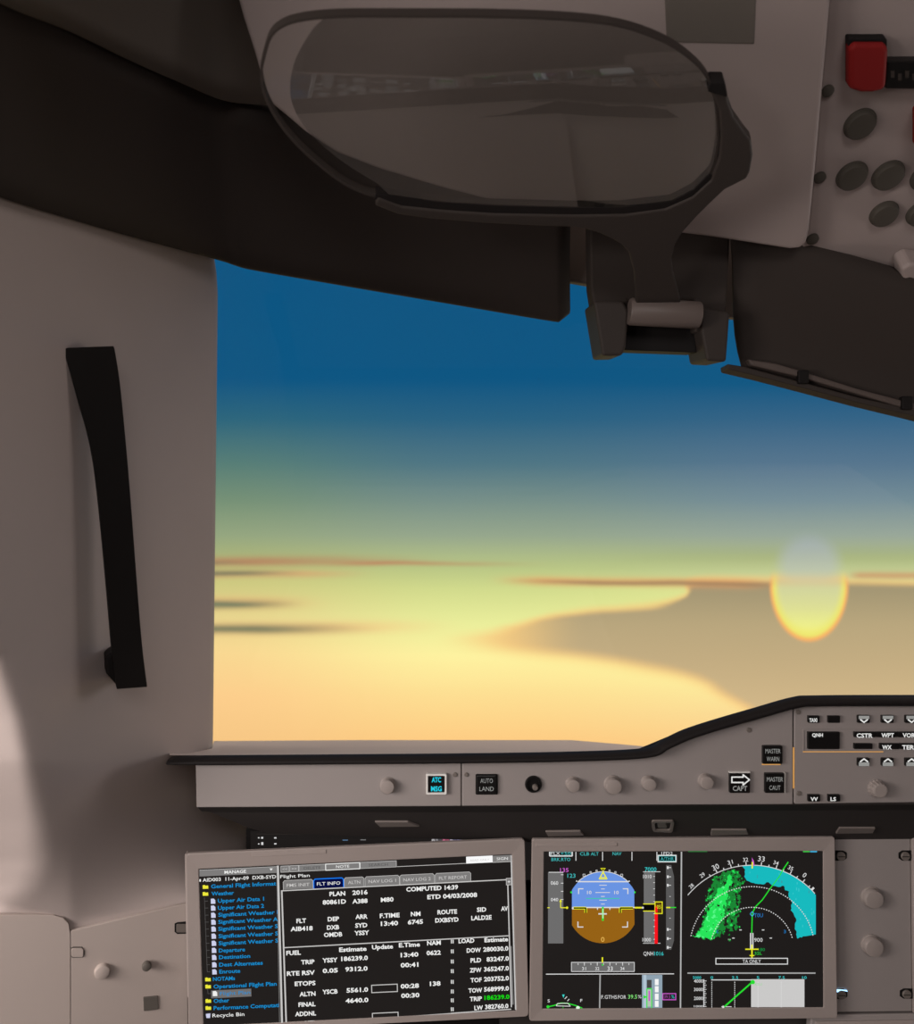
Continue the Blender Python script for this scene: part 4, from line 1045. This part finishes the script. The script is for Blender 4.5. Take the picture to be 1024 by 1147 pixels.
# the great cloud at the right
upA = [(0, 718), (500, 716), (540, 713), (580, 705), (620, 693), (650, 688), (700, 684), (740, 680), (762, 672), (775, 655), (800, 652), (1024, 655)]
loA = [(0, 718), (500, 718), (540, 721), (600, 728), (660, 734), (720, 744), (770, 755), (810, 775), (850, 800), (900, 830), (1024, 850)]
gl_ = band([(x, y - 5) for x, y in upA], [(x, y + 6) for x, y in loA], 7, 12)
gl_ = m_('MULTIPLY', gl_, sstep(X, 480, 580))
col = mixc(m_('MULTIPLY', gl_, 0.75), base, C(250, 190, 118))
body = m_('MULTIPLY', band(upA, loA, 5, 9), sstep(X, 535, 660))
bc = ramp([(0, (168, 154, 120)), (660, (164, 150, 116)), (700, (186, 166, 126)), (740, (196, 172, 130)), (800, (212, 184, 138)), (850, (220, 190, 140))], Y)
col = mixc(body, col, bc)
# thin streaks
def streak(c, x0, x1, y0, y1, h, fade0, fade1, rgb, k):
    yl = m_('MULTIPLY_ADD', m_('DIVIDE', m_('SUBTRACT', X, float(x0)), float(x1 - x0)), float(y1 - y0), float(y0))
    d_ = m_('DIVIDE', m_('SUBTRACT', Yn, yl), float(h))
    g_ = m_('EXPONENT', m_('MULTIPLY', m_('MULTIPLY', d_, d_), -1.0))
    a_ = sstep(X, x0, x0 + fade0); b_ = m_('SUBTRACT', 1.0, sstep(X, x1 - fade1, x1))
    return mixc(m_('MULTIPLY', m_('MULTIPLY', g_, m_('MULTIPLY', a_, b_)), k), c, C(*rgb))
col = streak(col, 540, 880, 650, 654, 5.0, 80, 60, (232, 160, 100), 0.8)
col = streak(col, 550, 900, 651, 655, 2.6, 120, 60, (160, 132, 98), 0.9)
col = streak(col, 945, 1400, 644, 645, 4.0, 20, 100, (205, 160, 112), 0.9)
col = streak(col, 100, 520, 630, 627, 5.4, 20, 260, (182, 134, 98), 0.95)
col = streak(col, 330, 640, 631, 632, 2.6, 100, 240, (188, 132, 96), 0.95)
col = streak(col, 100, 300, 630, 630, 1.8, 20, 90, (132, 130, 98), 0.9)
col = streak(col, 100, 430, 643, 643, 4.6, 20, 110, (214, 165, 115), 0.8)
col = streak(col, 100, 350, 642, 642, 3.0, 20, 90, (128, 126, 96), 1.0)
col = streak(col, 100, 380, 674, 676, 7.0, 20, 110, (232, 178, 120), 0.75)
col = streak(col, 100, 350, 677, 677, 4.6, 20, 90, (122, 128, 98), 1.0)
col = streak(col, 100, 540, 706, 701, 7.0, 20, 200, (245, 190, 128), 0.7)
col = streak(col, 100, 440, 705, 704, 5.6, 20, 160, (130, 130, 98), 1.0)
# sun
sx = m_('DIVIDE', m_('SUBTRACT', X, 906.5), 43.5); sy = m_('DIVIDE', m_('SUBTRACT', Y, 655.0), 63.0)
rad = m_('SQRT', m_('ADD', m_('MULTIPLY', sx, sx), m_('MULTIPLY', sy, sy)))
below = sstep(Y, 636, 662)
rim = m_('MULTIPLY', m_('SUBTRACT', 1.0, sstep(rad, 0.98, 1.04)), below)
col = mixc(rim, col, C(250, 178, 104))
suncol = ramp([(0, (205, 210, 170)), (650, (206, 208, 160)), (680, (222, 222, 150)), (700, (238, 238, 140)), (718, (252, 244, 120))], Y)
edge_ = mixc(sstep(rad, 0.72, 0.95), suncol, C(238, 230, 110))
col = mixc(m_('MULTIPLY', m_('SUBTRACT', 1.0, sstep(rad, 0.90, 0.98)), below), col, edge_)
tx_ = m_('DIVIDE', m_('SUBTRACT', X, 906.5), 40.0); ty_ = m_('DIVIDE', m_('SUBTRACT', Y, 632.0), 36.0)
rt = m_('SQRT', m_('ADD', m_('MULTIPLY', tx_, tx_), m_('MULTIPLY', ty_, ty_)))
topm = m_('MULTIPLY', m_('MULTIPLY', m_('SUBTRACT', 1.0, sstep(rt, 0.55, 1.1)), m_('SUBTRACT', 1.0, below)), 0.75)
topc = ramp([(0, (160, 172, 180)), (605, (164, 174, 180)), (640, (190, 196, 180)), (660, (205, 208, 170))], Y)
col = mixc(topm, col, topc)
col = mixc(m_('SUBTRACT', 1.0, sstep(Y, -420, 60)), col, C(205, 186, 172))  # unseen high sky made pale, added to brighten the deck
bg = nd('ShaderNodeBackground'); lk(col, bg.inputs[0]); bg.inputs[1].default_value = 1.03
ow_ = nd('ShaderNodeOutputWorld'); lk(bg.outputs[0], ow_.inputs[0])

# ------------------------------------------------------------------ lamps
def area(name, loc, target, sx_, sy_, power, rgb):
    l = bpy.data.lights.new(name, 'AREA'); l.shape = 'RECTANGLE'; l.size = sx_; l.size_y = sy_; l.energy = power; l.color = rgb
    o_ = bpy.data.objects.new(name, l); COL.objects.link(o_); o_.location = EYE + Vector(loc)
    o_.rotation_euler = (EYE + Vector(target) - o_.location).to_track_quat('-Z', 'Y').to_euler(); return o_
area('side_window_light', (-1.04, 0.08, -0.02), (0.3, 0.75, -1.0), 0.60, 0.40, 15.0, (1.0, 0.90, 0.84))
area('rear_side_window_light', (-1.03, -0.75, -0.05), (0.0, 0.85, -1.3), 0.50, 0.40, 8.0, (1.0, 0.94, 0.91))  # added lamp, no window there; brightens the wall beside the glareshield
area('right_windscreen_light', (1.25, 0.98, 0.12), (-0.4, 0.55, -0.30), 0.50, 0.35, 2.8, (1.0, 0.92, 0.88))
area('dome_light', (0.18, -0.80, 0.52), (-0.1, 0.8, -0.5), 0.6, 0.5, 6.5, (1.0, 0.93, 0.90))

# ------------------------------------------------------------------ camera
cam = bpy.data.cameras.new('camera'); co = bpy.data.objects.new('camera', cam); COL.objects.link(co)
co.location = EYE; co.rotation_euler = (math.radians(90), 0, 0)
cam.sensor_fit = 'HORIZONTAL'; cam.sensor_width = 36.0; cam.lens = 36.0 * F / 1024.0
cam.clip_start = 0.02
cam.dof.use_dof = True; cam.dof.focus_distance = 0.86; cam.dof.aperture_fstop = 6.0
S.camera = co
S.view_settings.view_transform = 'Standard'; S.view_settings.look = 'None'
S.view_settings.exposure = 0.0; S.view_settings.gamma = 1.0; S.view_settings.use_curve_mapping = False
S.cycles.use_denoising = True
